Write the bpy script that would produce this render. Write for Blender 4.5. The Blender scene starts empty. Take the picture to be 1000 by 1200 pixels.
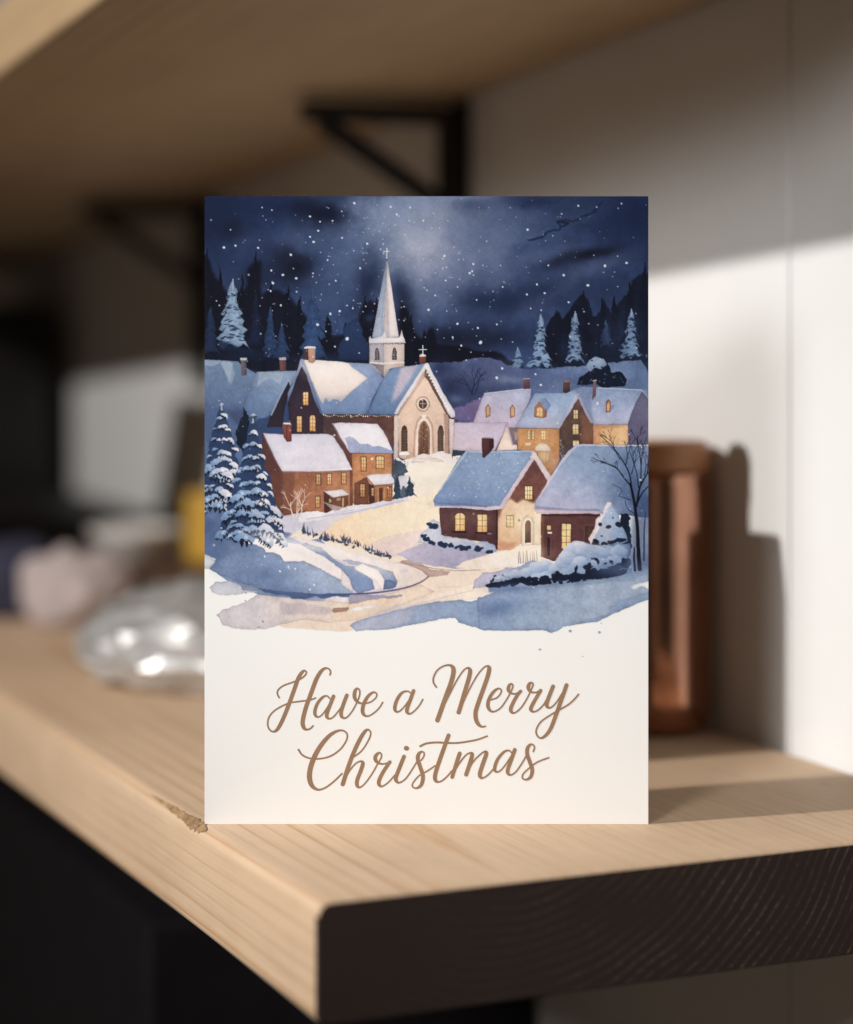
# ---- the printed watercolour, painted with numpy into a colour grid ----
import numpy as np
PX0, PY0, PWD, PHT = 240.0, 230.0, 520.0, 540.0      # printed area in photo-like units
SS = 3
CW, CH = int(PWD * SS), int(PHT * SS)
_rng = np.random.RandomState(7)
TILES = {'A': (240, 230, 3.846), 'B': (500, 230, 3.846), 'C': (240, 470, 3.846), 'D': (500, 470, 3.846),
         'S': (420, 280, 7.692), 'N': (340, 390, 7.692), 'H': (430, 380, 6.667), 'L': (240, 460, 6.667),
         'V': (300, 480, 5.556), 'R': (540, 430, 4.545), 'K': (495, 500, 6.25), 'G': (610, 500, 6.0),
         'E': (240, 600, 5.556), 'M': (400, 590, 5.0), 'Q': (560, 640, 4.878), 'Z': (0, 0, 1.0)}


def pts(s):
    t, rest = s.split(':')
    x0, y0, k = TILES[t.strip()]
    out = []
    for w in rest.split():
        a, b = w.split(',')
        out.append((x0 + float(a) / k, y0 + float(b) / k))
    return np.array(out)


def up(g, h, w):
    """smooth enlargement of a small random grid"""
    gh, gw = g.shape
    y = np.linspace(0, gh - 1.001, h); x = np.linspace(0, gw - 1.001, w)
    yi = y.astype(int); xi = x.astype(int)
    fy = y - yi; fx = x - xi
    fy = (fy * fy * (3 - 2 * fy))[:, None]; fx = (fx * fx * (3 - 2 * fx))[None, :]
    a = g[yi][:, xi]; b = g[yi][:, xi + 1]; c = g[yi + 1][:, xi]; d = g[yi + 1][:, xi + 1]
    return ((a * (1 - fx) + b * fx) * (1 - fy) + (c * (1 - fx) + d * fx) * fy).astype(np.float32)


def fbm(cell, octv=4, gain=.5):
    out = np.zeros((CH, CW), np.float32); amp = 1.0; tot = 0
    for _ in range(octv):
        n = max(2, int(PWD / cell) + 2); m = max(2, int(PHT / cell) + 2)
        out += amp * up(_rng.rand(m, n).astype(np.float32) * 2 - 1, CH, CW)
        tot += amp; amp *= gain; cell /= 2.1
    return out / tot


NZ_L = fbm(60, 5, .6)
NZ_M = fbm(14, 4, .6)
NZ_S = fbm(3.2, 3, .7)
WX = fbm(7, 3, .6); WY = fbm(7, 3, .6)
WX2 = fbm(26, 4, .6); WY2 = fbm(26, 4, .6)
GRAIN = fbm(1.1, 2, .6)
IMG = np.ones((CH, CW, 3), np.float32) * np.array([252, 250, 246], np.float32) / 255
COV = np.zeros((CH, CW), np.float32)
YY, XX = np.mgrid[0:CH, 0:CW].astype(np.float32)
XX = XX / SS + PX0; YY = YY / SS + PY0


def c3(c):
    return np.array(c, np.float32) / 255.0


def smooth(p, n=2, closed=True):
    p = np.asarray(p, float)
    for _ in range(n):
        q = np.roll(p, -1, 0) if closed else p[1:]
        b = p if closed else p[:-1]
        r = np.empty((len(b) * 2, 2)); r[0::2] = .75 * b + .25 * q; r[1::2] = .25 * b + .75 * q
        if not closed:
            r = np.vstack([p[:1], r, p[-1:]])
        p = r
    return p


def box(p, pad):
    x0 = int(max(0, (p[:, 0].min() - PX0 - pad) * SS)); x1 = int(min(CW, (p[:, 0].max() - PX0 + pad) * SS + 1))
    y0 = int(max(0, (p[:, 1].min() - PY0 - pad) * SS)); y1 = int(min(CH, (p[:, 1].max() - PY0 + pad) * SS + 1))
    return (slice(y0, max(y0, y1)), slice(x0, max(x0, x1)))


def blur(m, r):
    """three box blurs, r in units"""
    k = max(1, int(r * SS * .6))
    for _ in range(3):
        for ax in (0, 1):
            pw = [(0, 0), (0, 0)]; pw[ax] = (k + 1, k)
            c = np.cumsum(np.pad(m, pw, mode='edge'), axis=ax, dtype=np.float64)
            n = m.shape[ax]
            if ax == 0:
                m = ((c[2 * k + 1:2 * k + 1 + n] - c[:n]) / (2 * k + 1)).astype(np.float32)
            else:
                m = ((c[:, 2 * k + 1:2 * k + 1 + n] - c[:, :n]) / (2 * k + 1)).astype(np.float32)
    return m


def mask(p, b, wob=.5, rag=0):
    x = XX[b] + WX[b] * wob * 1.6 + WX2[b] * rag; y = YY[b] + WY[b] * wob * 1.6 + WY2[b] * rag
    ins = np.zeros(x.shape, bool)
    n = len(p)
    for i in range(n):
        ax_, ay = p[i]; bx, by = p[(i + 1) % n]
        if ay == by:
            continue
        ins ^= ((ay > y) != (by > y)) & (x < (bx - ax_) * (y - ay) / (by - ay) + ax_)
    return ins.astype(np.float32)


def wash(p, c, c2=None, g=None, tex=.05, edge=.10, soft=0, wob=.4, op=1.0, rag=0, sm=0, clip=None, cover=False, er=1.2):
    """one wash of paint: c to c2 along g=(x0,y0,x1,y1), grainy, darker at its rim"""
    p = pts(p) if isinstance(p, str) else np.asarray(p, float)
    if sm:
        p = smooth(p, sm)
    b = box(p, 3 + soft * 3 + wob + rag)
    m = mask(p, b, wob, rag)
    if m.size == 0:
        return
    if clip is not None:
        q = pts(clip) if isinstance(clip, str) else clip
        cm = mask(q, b, wob)
    col = np.broadcast_to(c3(c), m.shape + (3,))
    if c2 is not None:
        if isinstance(g, str):
            gg = pts(g); g = (gg[0, 0], gg[0, 1], gg[1, 0], gg[1, 1])
        dx, dy = g[2] - g[0], g[3] - g[1]
        t = ((XX[b] - g[0]) * dx + (YY[b] - g[1]) * dy) / (dx * dx + dy * dy)
        t = np.clip(t + NZ_M[b] * .18, 0, 1)[..., None]
        col = col * (1 - t) + c3(c2) * t
    tone = 1 + tex * (NZ_M[b] * .9 + NZ_S[b] * .7 + NZ_L[b] * .5)
    if edge and not soft:
        tone = tone - edge * m * np.clip(1 - blur(m, er), 0, 1) * 1.6
        if edge >= .09 and m.shape[0] > 40:
            tone = tone - .16 * m * np.clip(1 - blur(m, 5), 0, 1) + .03
    if soft:
        m = blur(m, soft)
    if clip is not None:
        m = m * cm
    if cover:
        COV[b] = np.maximum(COV[b], m)
    a = (m * op)[..., None]
    IMG[b] = IMG[b] * (1 - a) + np.clip(col * tone[..., None], 0, 1) * a


def blob(x, y, rx, ry, c, op=.8, rot=0, warp=.6, pw=1.0, clip=None):
    """a wet-in-wet bloom"""
    R = max(rx, ry) * 2.4
    b = box(np.array([[x - R, y - R], [x + R, y + R]]), 1)
    a = np.radians(rot)
    X = XX[b] - x + WX2[b] * rx * warp; Y = YY[b] - y + WY2[b] * ry * warp
    u = (X * np.cos(a) + Y * np.sin(a)) / rx; v = (-X * np.sin(a) + Y * np.cos(a)) / ry
    m = np.exp(-(u * u + v * v) ** pw) * op
    if clip is not None:
        m = m * mask(pts(clip) if isinstance(clip, str) else clip, b)
    m = m[..., None]
    IMG[b] = IMG[b] * (1 - m) + c3(c) * m


def line(p, w, c, op=1.0, wob=.3, w2=None, sm=0):
    p = pts(p) if isinstance(p, str) else np.asarray(p, float)
    if sm:
        p = smooth(p, sm, False)
    n = len(p)
    b = box(p, w + 2)
    if XX[b].size == 0:
        return
    x = XX[b] + WX[b] * wob; y = YY[b] + WY[b] * wob
    m = np.zeros(x.shape, np.float32)
    for i in range(n - 1):
        ax_, ay = p[i]; dx, dy = p[i + 1] - p[i]
        L = dx * dx + dy * dy + 1e-9
        t = np.clip(((x - ax_) * dx + (y - ay) * dy) / L, 0, 1)
        d = np.hypot(x - ax_ - t * dx, y - ay - t * dy)
        ww = w if w2 is None else w + (w2 - w) * (i + t) / (n - 1)
        m = np.maximum(m, np.clip((ww / 2 - d) * SS + .5, 0, 1))
    m = (m * op)[..., None]
    IMG[b] = IMG[b] * (1 - m) + c3(c) * m


def dot(x, y, r, c, op=1.0, r2=None, rot=0):
    b = box(np.array([[x - r - 1, y - r - 1], [x + r + 1, y + r + 1]]), 1)
    if XX[b].size == 0:
        return
    r2 = r2 or r
    a = np.radians(rot); X = XX[b] - x + WX[b] * .25 * r; Y = YY[b] - y + WY[b] * .25 * r
    d = np.hypot((X * np.cos(a) + Y * np.sin(a)) / r, (-X * np.sin(a) + Y * np.cos(a)) / r2)
    m = (np.clip((1 - d) * min(r, r2) * SS + .5, 0, 1) * op)[..., None]
    IMG[b] = IMG[b] * (1 - m) + c3(c) * m


def win(t, x0, y0, x1, y1, nx=2, ny=3, c=(255, 216, 146), c2=(242, 168, 88), fr=(96, 56, 42), skew=0, bw=.5, fw=.8, arch=False):
    """lit window: frame, glow, glazing bars"""
    ox, oy, k = TILES[t]
    a, b_, d, e = ox + x0 / k, oy + y0 / k, ox + x1 / k, oy + y1 / k
    s = skew / k

    def Pq(u, v):
        return (a + (d - a) * u, b_ + (e - b_) * v + s * u)
    q = [Pq(0, 0), Pq(1, 0), Pq(1, 1), Pq(0, 1)]
    if arch:
        q = [Pq(0, .18), Pq(.12, .07), Pq(.3, .01), Pq(.5, 0), Pq(.7, .01), Pq(.88, .07), Pq(1, .18), Pq(1, 1), Pq(0, 1)]
    cx, cy = (a + d) / 2, (b_ + e + s) / 2
    o = [(cx + (x - cx) * (1 + 2 * fw / (d - a)), cy + (y - cy) * (1 + 2 * fw / (e - b_))) for x, y in q]
    wash(o, fr, wob=.15, edge=.1)
    wash(q, c, c2, (a, b_, d, e), tex=.10, edge=.12, wob=.12)
    for i in range(1, nx):
        line([Pq(i / nx, 0), Pq(i / nx, 1)], bw, fr, .75, wob=.1)
    for i in range(1, ny):
        line([Pq(0, i / ny), Pq(1, i / ny)], bw * .9, fr, .7, wob=.1)


def pine(x, yt, yb, hw, c, cs, seed, tiers=7, op=1.0, jag=.35, spots=None, ragg=1.6):
    """conifer painted as drooping ragged boughs, lowest first"""
    r = np.random.RandomState(seed)
    H = yb - yt
    for k in range(tiers, 0, -1):
        f = k / tiers
        y1 = yt + H * f + r.uniform(-.02, .02) * H; y0 = yt + H * max(0, f - 2.0 / tiers)
        wl = hw * (.16 + .84 * f ** .95) * r.uniform(.74, 1.12); wr = hw * (.16 + .84 * f ** .95) * r.uniform(.74, 1.12)
        n = r.randint(5, 9)
        low = []
        for i in range(n + 1):
            u = i / n * 2 - 1
            w = wl if u < 0 else wr
            yy = y1 + abs(u) ** 1.3 * H * .035 + (H * .05 if i % 2 else -H * .035) * r.uniform(.2, 1.3)
            low.append((x + u * w, yy))
        p = [(x - hw * .07, y0), (x + hw * .07, y0), (x + wr * .55, y0 + (y1 - y0) * r.uniform(.5, .7))] + low[::-1] + [(x - wl * .55, y0 + (y1 - y0) * r.uniform(.5, .7))]
        cc = np.array(c) * (1 - .25 * f) + np.array(cs) * (.25 * f)
        wash(p, cc, cs, (x + hw * .3, y0, x - hw * .1, y1 + 1), wob=1.1, rag=ragg, edge=.10, op=op, tex=.12)
        if spots is not None and k > 1:
            for _ in range(5):
                u = r.uniform(-.85, .85)
                dot(x + u * wl, y1 - H * r.uniform(-.02, .07), r.uniform(.12, .26) * hw * (.5 + f * .6), spots, op * .8, r2=r.uniform(.5, 1.2), rot=r.uniform(-14, 14) + u * 30)
    line([(x, yt - H * .04), (x, yt + H * .12)], 1.3, c, op)


def bare(x, y, ang, L, w, c, seed, depth=5, op=1.0, spread=26, shrink=.76):
    r = np.random.RandomState(seed)

    def go(x, y, a, L, w, d):
        p = [(x, y)]
        aa = a
        for _ in range(3):
            aa += r.uniform(-9, 9)
            x += np.sin(np.radians(aa)) * L / 3; y -= np.cos(np.radians(aa)) * L / 3
            p.append((x, y))
        line(p, w, c, op, w2=w * .7, wob=.4)
        if d > 0:
            for k in range(2 if r.rand() < .8 else 3):
                go(x, y, aa + r.uniform(.3, 1.25) * spread * (1 if k == 0 else -1), L * shrink * r.uniform(.7, 1.1), max(.38, w * .64), d - 1)
    go(x, y, ang, L, w, depth)


def paint():
    W = wash
    FULL = [(238, 228), (762, 228), (762, 560), (238, 560)]
    # ---------- sky
    W(FULL, (34, 50, 92), (58, 76, 122), (500, 230, 500, 400), edge=0, tex=.06, cover=True)
    for a in [(500, 280, 78, 62, (120, 134, 172), .9, 0), (530, 256, 52, 34, (150, 160, 190), .75, -30), (565, 285, 46, 24, (126, 138, 174), .7, -28), (500, 320, 40, 24, (140, 152, 184), .7, 0), (508, 286, 48, 40, (208, 206, 216), 1.0, 0), (470, 262, 44, 20, (160, 168, 192), .7, -14), (535, 262, 40, 18, (150, 160, 188), .7, -38), (440, 300, 26, 30, (118, 134, 170), .6, 30), (455, 247, 70, 28, (130, 144, 178), .85, -8), (560, 290, 58, 50, (96, 110, 150), .7, -20),
              (530, 255, 40, 30, (128, 138, 168), .7, -30), (400, 300, 30, 50, (88, 104, 146), .7, 20), (345, 288, 26, 22, (84, 100, 144), .7, 0),
              (600, 258, 80, 24, (86, 100, 140), .7, -20), (690, 318, 60, 14, (82, 96, 136), .8, -22), (620, 360, 34, 16, (80, 92, 132), .55, -20),
              (520, 345, 50, 34, (100, 112, 150), .7, 0), (395, 350, 30, 22, (66, 82, 124), .6, 0), (650, 300, 60, 14, (72, 86, 126), .6, -12),
              (285, 330, 40, 20, (52, 66, 106), .5, 0), (290, 285, 24, 12, (66, 80, 120), .5, 0),
              (300, 240, 55, 13, (34, 48, 88), .7, 0), (378, 250, 30, 15, (20, 28, 54), 1.0, 6), (355, 243, 30, 9, (26, 36, 68), .8, 0), (268, 266, 22, 13, (28, 32, 58), .8, 0), (342, 312, 26, 20, (22, 25, 44), .9, 30),
              (300, 322, 24, 16, (30, 40, 72), .7, 0), (430, 330, 15, 34, (30, 40, 72), .8, 15), (470, 340, 14, 22, (40, 54, 94), .7, -40), (474, 372, 12, 32, (24, 28, 48), .9, 0),
              (690, 296, 38, 7, (24, 28, 50), 1.0, -10), (655, 306, 20, 6, (32, 40, 70), .8, -20), (585, 352, 42, 20, (32, 44, 80), .85, -8), (585, 395, 50, 14, (34, 46, 82), .8, 0),
              (748, 258, 40, 36, (32, 45, 84), .9, 0), (248, 250, 34, 40, (28, 40, 76), .7, 0), (660, 262, 50, 12, (66, 82, 124), .6, -22), (620, 305, 50, 12, (84, 98, 138), .6, -24), (630, 236, 30, 9, (36, 50, 90), .8, 0), (555, 240, 24, 10, (52, 66, 106), .6, 0), (630, 338, 26, 9, (40, 52, 88), .75, -18),
              (530, 398, 50, 17, (26, 31, 54), .9, 0), (700, 345, 60, 22, (44, 56, 94), .6, 0)]:
        blob(*a, warp=.42)
    line('B:460,200 520,185 545,160 600,148 590,118 625,105 660,112 720,85 760,60 790,20', 2.6, (34, 44, 78), .8, wob=2.5)
    line('B:590,118 640,120 600,140', 2, (28, 36, 66), .8, wob=2)
    # ---------- dark forest behind
    dk = (21, 23, 40)
    W([(238, 292), (246, 300), (252, 322), (272, 345), (288, 340), (292, 312), (297, 306), (304, 308), (308, 345), (326, 338), (345, 352), (362, 372), (380, 395), (400, 392), (416, 385),
       (424, 360), (434, 352), (446, 350), (450, 430), (238, 440)], dk, (26, 30, 52), (240, 300, 300, 430), soft=2.5, rag=7, tex=.08)
    W([(470, 352), (478, 362), (482, 385), (492, 398), (505, 385), (512, 405), (545, 408), (580, 412), (600, 425), (600, 440), (470, 440)], dk, soft=2.0, rag=6)
    W([(636, 400), (648, 372), (655, 362), (662, 372), (676, 352), (683, 347), (690, 352), (694, 372), (702, 366), (707, 352), (713, 366), (728, 356), (738, 338), (748, 322), (762, 316),
       (762, 432), (636, 432)], (23, 26, 46), (28, 36, 62), (640, 350, 740, 430), soft=.9, rag=7, tex=.1)
    blob(720, 400, 18, 24, (40, 54, 88), .6); blob(750, 385, 10, 20, (34, 48, 82), .6); blob(668, 410, 16, 12, (38, 52, 86), .5)
    fr_ = np.random.RandomState(91)
    for (x, yt, hw) in [(243, 296, 13), (258, 318, 11), (284, 326, 10), (300, 300, 11), (318, 332, 11), (338, 338, 12), (352, 350, 12), (384, 372, 13), (405, 380, 12), (428, 350, 12), (441, 352, 9), (482, 372, 10), (497, 388, 10)]:
        pine(x, yt, 424, hw, (22, 25, 43), (24, 28, 48), fr_.randint(999), 9, .92, ragg=2.2)
    for (x, yt, hw) in [(652, 366, 12), (684, 344, 13), (706, 352, 10), (720, 350, 12), (738, 334, 14), (756, 312, 15), (668, 372, 11), (645, 384, 9)]:
        pine(x, yt, 424, hw, (23, 27, 47), (27, 33, 56), fr_.randint(999), 10, .92, ragg=2.2)
    blob(720, 400, 18, 24, (44, 60, 98), .5); blob(750, 390, 10, 20, (36, 52, 88), .5); blob(668, 412, 16, 12, (38, 54, 90), .5)
    # blue far pines
    bl, b2 = (58, 84, 132), (44, 64, 106)
    pine(247, 362, 412, 14, (46, 66, 106), (38, 54, 90), 3, 6, .8)
    pine(300, 345, 405, 12, (34, 46, 78), (30, 40, 70), 5, 6, .8)
    pine(317, 362, 418, 12, bl, b2, 11, 7, .95); pine(330, 380, 420, 11, bl, b2, 12, 5, .9)
    pine(367, 342, 417, 18, (62, 90, 140), (52, 76, 122), 13, 7, .95)
    W('A:600,690 625,640 620,600 640,575 665,550 690,545 705,590 715,600 710,630 740,660 745,700 740,740 600,735', (44, 62, 104), (38, 54, 92), 'A:660,560 660,740', wob=1.2, rag=2)
    blob(435, 372, 7, 5, (48, 70, 112), .7); blob(413, 361, 5, 5, (40, 58, 96), .7)
    pine(273, 330, 405, 21, (158, 178, 204), (124, 148, 182), 21, 8, 1, spots=(40, 56, 92))
    W('A:60,650 120,665 180,690 230,688 220,705 120,700 60,690', (30, 42, 74), soft=1.5, op=.8)
    blob(290, 417, 40, 7, (30, 44, 78), .7); blob(395, 420, 40, 6, (34, 50, 88), .6)
    # ---------- hill on the right
    W('B:-60,760 40,748 140,748 200,730 260,722 320,735 380,765 450,782 560,774 700,762 840,748 1010,732 1010,1080 -60,1080', (104, 124, 168), (88, 98, 142), 'B:700,740 500,950', tex=.10, edge=.05, wob=1.2, sm=1)
    for a in [(585, 432, 20, 10, (92, 100, 146), .7), (555, 455, 30, 20, (44, 56, 96), .75), (600, 450, 14, 14, (66, 78, 122), .8), (528, 462, 16, 22, (36, 44, 78), .8),
              (640, 445, 22, 9, (84, 104, 152), .6), (720, 436, 30, 8, (116, 136, 178), .6), (750, 440, 16, 16, (88, 108, 152), .6), (622, 440, 8, 12, (64, 78, 122), .6), (690, 452, 30, 10, (70, 88, 134), .6)]:
        blob(*a)
    blob(534, 466, 10, 6, (92, 106, 146), .8); blob(517, 432, 12, 10, (40, 54, 92), .8)
    W('B:100,960 180,935 250,905 280,960 260,1010 90,1010', (122, 106, 150), (104, 92, 138), 'B:240,910 120,1000', wob=2, edge=.05)
    bare(553, 462, 2, 11, 1.5, (34, 38, 62), 4, 4, .9, 24); bare(554, 462, -22, 11, 1.2, (34, 38, 62), 9, 4, .9, 22); bare(556, 462, 20, 12, 1.2, (34, 38, 62), 15, 4, .9, 22)
    # snowy pines on the hill
    sp = (34, 46, 76)
    W('B:460,770 480,745 600,750 580,775', sp, soft=1, op=.7); W('B:620,750 640,715 730,720 720,760', sp, soft=1, op=.7); W('B:860,730 880,690 990,700 985,740', sp, soft=1, op=.7)
    pine(633.5, 371, 428, 15, (142, 166, 200), (118, 144, 184), 31, 8, 1, spots=sp)
    pine(674, 367, 421, 12.5, (138, 160, 196), (112, 136, 178), 32, 8, 1, spots=sp)
    pine(740, 364, 417, 14.5, (138, 162, 198), (108, 134, 176), 33, 8, 1, spots=sp)
    pine(606.5, 408, 431, 9, (128, 150, 186), (108, 132, 172), 34, 4, 1, spots=sp)
    pine(710, 376, 404, 8, (78, 98, 142), (60, 80, 124), 35, 5, .6)
    # round bush
    r0 = np.random.RandomState(55)
    W('B:675,850 690,815 725,790 740,745 770,735 820,750 835,790 880,790 900,825 890,855 800,860 760,850', (26, 34, 58), wob=1, rag=3)
    W('B:720,760 735,735 765,722 800,732 815,760 790,780 760,770 740,790 725,785', (150, 168, 198), (120, 142, 180), 'B:760,730 770,790', wob=.8, rag=1.5)
    for q_ in range(40):
        dot(500 + r0.uniform(685, 890) / 3.846, 230 + r0.uniform(785, 855) / 3.846, r0.uniform(.5, 1.5), [(30, 40, 68), (62, 80, 118), (96, 118, 156)][q_ % 3], .8, r0.uniform(.4, 1.0), r0.uniform(0, 180))
    for q in [(755, 765), (745, 740), (790, 770), (770, 785)]:
        dot(500 + q[0] / 3.846, 230 + q[1] / 3.846, 1.3, (30, 40, 66), .9, .8)
    # ---------- left far roofs
    W('A:-10,735 60,738 150,742 165,760 235,800 180,960 250,1000 -10,1200', (112, 134, 168), (88, 106, 146), 'A:80,740 60,1000', tex=.06)
    W('A:-10,738 100,742 130,750 110,850 90,790 70,752 30,765 -10,760', (150, 166, 192), op=.7, edge=.05)
    W('A:70,745 120,747 135,800 120,850 95,800', (158, 172, 196), op=.6, edge=.05)
    W('A:-10,1000 60,960 180,955 240,1010 250,1200 -10,1300', (64, 76, 112), soft=7, op=.75)
    W('A:235,790 420,785 400,830 290,990 270,1000 195,1000 170,950 190,900', (132, 150, 182), (92, 114, 156), 'A:330,790 200,990', tex=.06)
    W('A:245,790 360,795 340,850 300,820 270,830 235,860', (156, 170, 194), op=.75, edge=.06)
    W('A:375,830 385,860 360,960 350,1040 280,1040 300,980', (46, 42, 58), (58, 48, 58), 'A:370,840 300,1000')
    line('A:378,826 340,900 300,985', 1.8, (150, 164, 190), .9)
    # chimneys
    W('A:163,733 187,731 189,806 164,808', (120, 108, 118), (92, 84, 98), 'A:165,740 188,740', wob=.2); W('A:161,728 190,727 190,738 161,740', (186, 186, 198), wob=.3)
    W('A:336,732 365,730 367,786 338,790', (122, 84, 80), (96, 64, 66), 'A:337,740 366,740', wob=.2); W('A:335,727 366,726 366,738 335,738', (176, 170, 180), wob=.3)
    # ---------- church nave: dark gable and snowy roof
    W('N:105,295 150,370 200,520 300,735 300,920 0,920 -20,640 20,520', (52, 44, 62), (66, 52, 62), 'N:60,320 100,880', tex=.08)
    W('N:290,728 940,735 940,1010 380,1010 300,900', (84, 66, 66), (104, 70, 62), 'N:300,800 900,900', tex=.10)
    W('N:110,235 200,240 540,268 740,280 790,330 840,410 780,520 720,640 700,735 290,732 250,670 180,470 130,310', (138, 152, 190), (112, 134, 178), 'N:600,300 500,730', tex=.05, sm=0)
    W('N:120,240 330,250 520,266 560,310 700,408 620,470 540,540 460,622 420,600 385,598 370,615 345,625 320,585 290,648 250,560 190,420 150,320', (240, 226, 218), (232, 208, 192), 'N:300,260 300,600', edge=.09, tex=.03)
    blob(396, 470, 30, 8, (120, 138, 180), .45, clip='N:110,235 540,268 740,280 840,410 720,640 700,735 290,732')
    W('N:700,735 660,735 690,640 700,560 720,480 700,440 760,300 840,410 760,530', (130, 146, 186), (100, 122, 168), 'N:760,400 690,730', op=.6, edge=.06)
    W('N:90,240 110,232 130,250 150,330 205,480 290,735 270,725 215,600 150,385 105,300 60,400 -20,620 -20,540 60,360', (158, 166, 196), (104, 116, 156), 'N:100,240 250,700', edge=.12)
    # chimney on the nave
    W('N:118,140 165,150 165,245 118,240', (78, 62, 72), wob=.2); W('N:162,138 225,140 228,258 200,275 165,262', (206, 158, 132), (182, 132, 112), 'N:165,150 225,260', wob=.2)
    W('N:128,128 160,118 228,126 230,140 128,142', (222, 216, 220), wob=.4)
    win('N', 118, 535, 162, 650, 2, 4); win('N', 62, 752, 104, 890, 2, 4); win('N', 178, 742, 228, 885, 2, 4, arch=True)
    r = np.random.RandomState(5)
    for i in range(34):
        x = 300 + i * 19; dot(340 + x / 7.692, 390 + (738 + 14 * abs(np.sin(i * .55)) + r.uniform(-2, 2)) / 7.692, r.uniform(.4, .85), (255, 236, 190), .95)
    # ---------- church front wing
    W('H:0,700 130,410 160,365 200,345 430,310 470,300 480,320 360,470 215,705', (128, 150, 190), (100, 124, 168), 'H:300,340 100,690', tex=.05)
    W('H:265,340 400,318 330,440 250,560 190,610 220,500', (206, 186, 196), op=.8, soft=2.5, clip='H:0,700 130,410 160,365 200,345 430,310 470,300 480,320 360,470 215,705')
    W('H:-10,690 5,670 20,700 215,700 215,712 0,712', (84, 106, 150), op=.7)
    W('H:460,345 640,700 640,1065 350,1080 250,1035 240,710', (232, 196, 170), (206, 166, 142), 'H:430,480 560,1050', tex=.05)
    W('H:460,345 645,715 618,700 470,430 445,400', (98, 70, 66), op=.85)           # eave shadow
    W('H:600,690 640,715 640,1060 590,1060 610,900', (178, 138, 120), op=.8); W('H:330,1000 640,1010 640,1062 280,1085', (184, 150, 132), op=.6)
    W('H:250,700 470,390 470,380 440,380 235,690', (200, 160, 140), op=.6)
    W('H:212,712 246,708 246,1040 240,1070 210,1060', (236, 214, 202), (214, 186, 172), 'H:220,720 240,1050', wob=.3)
    W('H:642,735 682,728 682,1020 645,1055', (238, 216, 206), (208, 180, 170), 'H:650,740 680,1040', wob=.3)
    W('H:210,700 240,640 350,470 455,305 475,300 500,350 600,540 685,680 688,722 660,735 630,690 460,345 350,530 260,660 235,705', (244, 234, 232), (222, 212, 222), 'H:460,300 640,720', edge=.12)
    W('H:630,690 650,725 685,732 680,742 640,735', (70, 54, 64), wob=.3)
    for i in range(13):
        t = i / 12; dot(430 + (462 + 165 * t + 8) / 6.667, 380 + (375 + 290 * t) / 6.667, 1.0, (255, 248, 232), .95)
    for i in range(14):
        t = i / 13; dot(430 + (440 - 190 * t) / 6.667, 380 + (400 + 290 * t) / 6.667, .7, (214, 176, 150), .9)
    # rose window and door
    ox, oy = 430 + 437 / 6.667, 380 + 622 / 6.667
    W([(ox + 8.3 * np.cos(a), oy + 9.2 * np.sin(a)) for a in np.linspace(0, 6.28, 20)], (184, 142, 118), wob=.3)
    W([(ox + 7.4 * np.cos(a), oy + 8.2 * np.sin(a)) for a in np.linspace(0, 6.28, 20)], (240, 214, 192), wob=.3)
    W([(ox + 5 * np.cos(a), oy + 5.6 * np.sin(a)) for a in np.linspace(0, 6.28, 18)], (74, 54, 48), wob=.2)
    line([(ox, oy - 4.5), (ox, oy + 4.5)], .9, (206, 176, 150), .9); line([(ox - 3.6, oy - .6), (ox + 3.6, oy - .6)], .8, (206, 176, 150), .9)
    for s in (-1, 1):
        line([(ox + s * 3, oy - 3), (ox + s * 1.4, oy + 3.4)], .5, (170, 136, 112), .7)
    W('H:360,1030 370,830 385,760 415,720 445,712 480,725 510,770 520,830 525,1040', (196, 156, 132), wob=.3)
    W('H:374,1030 384,830 396,770 422,735 447,726 474,738 500,780 508,830 512,1040', (240, 218, 202), wob=.3)
    W('H:398,1020 402,840 412,785 430,760 445,752 462,760 480,795 492,840 492,1020', (150, 102, 76), wob=.3)
    W('H:410,1015 412,850 420,800 444,765 468,800 476,850 478,1008 440,1012', (108, 70, 50), (84, 52, 40), 'H:440,780 440,1000', wob=.2)
    line('H:444,765 442,1010', .7, (60, 38, 32), .9)
    for x in (420, 432, 456, 468):
        line('H:%d,800 %d,1005' % (x, x), .35, (170, 122, 88), .6)
    for i in range(14):
        dot(430 + r.uniform(414, 474) / 6.667, 380 + r.uniform(800, 1000) / 6.667, .45, (236, 196, 150), .8)
    W('H:425,705 450,700 470,706 460,735 446,742 432,735', (246, 228, 214), wob=.3)
    for (a, b_) in ((268, 318), (552, 600)):
        W('H:%d,1000 %d,830 %d,790 %d,772 %d,790 %d,830 %d,1000' % (a - 6, a - 6, a + 6, (a + b_) // 2, b_ - 6, b_ + 6, b_ + 6), (238, 212, 192), wob=.3)
        W('H:%d,995 %d,835 %d,800 %d,785 %d,800 %d,835 %d,990' % (a, a, a + 8, (a + b_) // 2, b_ - 8, b_, b_), (66, 50, 48), (84, 62, 52), 'H:300,790 300,990', wob=.2)
        for k in range(3):
            x = a + (b_ - a) * (k + 1) / 4; line('H:%d,830 %d,990' % (x, x), .3, (150, 118, 96), .7)
        for k in range(7):
            line('H:%d,%d %d,%d' % (a, 830 + k * 24, b_, 826 + k * 24), .3, (150, 118, 96), .7)
        W('H:%d,1003 %d,992 %d,1000 %d,1018 %d,1022' % (a - 14, a + 10, b_ + 8, b_ + 18, a - 12), (246, 236, 232), wob=.3)
    # steps and trodden snow before the church
    W('Z:450,560 470,540 484,536 515,530 548,535 575,520 580,560 510,620 440,600 420,590', (240, 226, 220), (244, 226, 206), 'Z:500,535 470,600', edge=.04)
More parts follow.
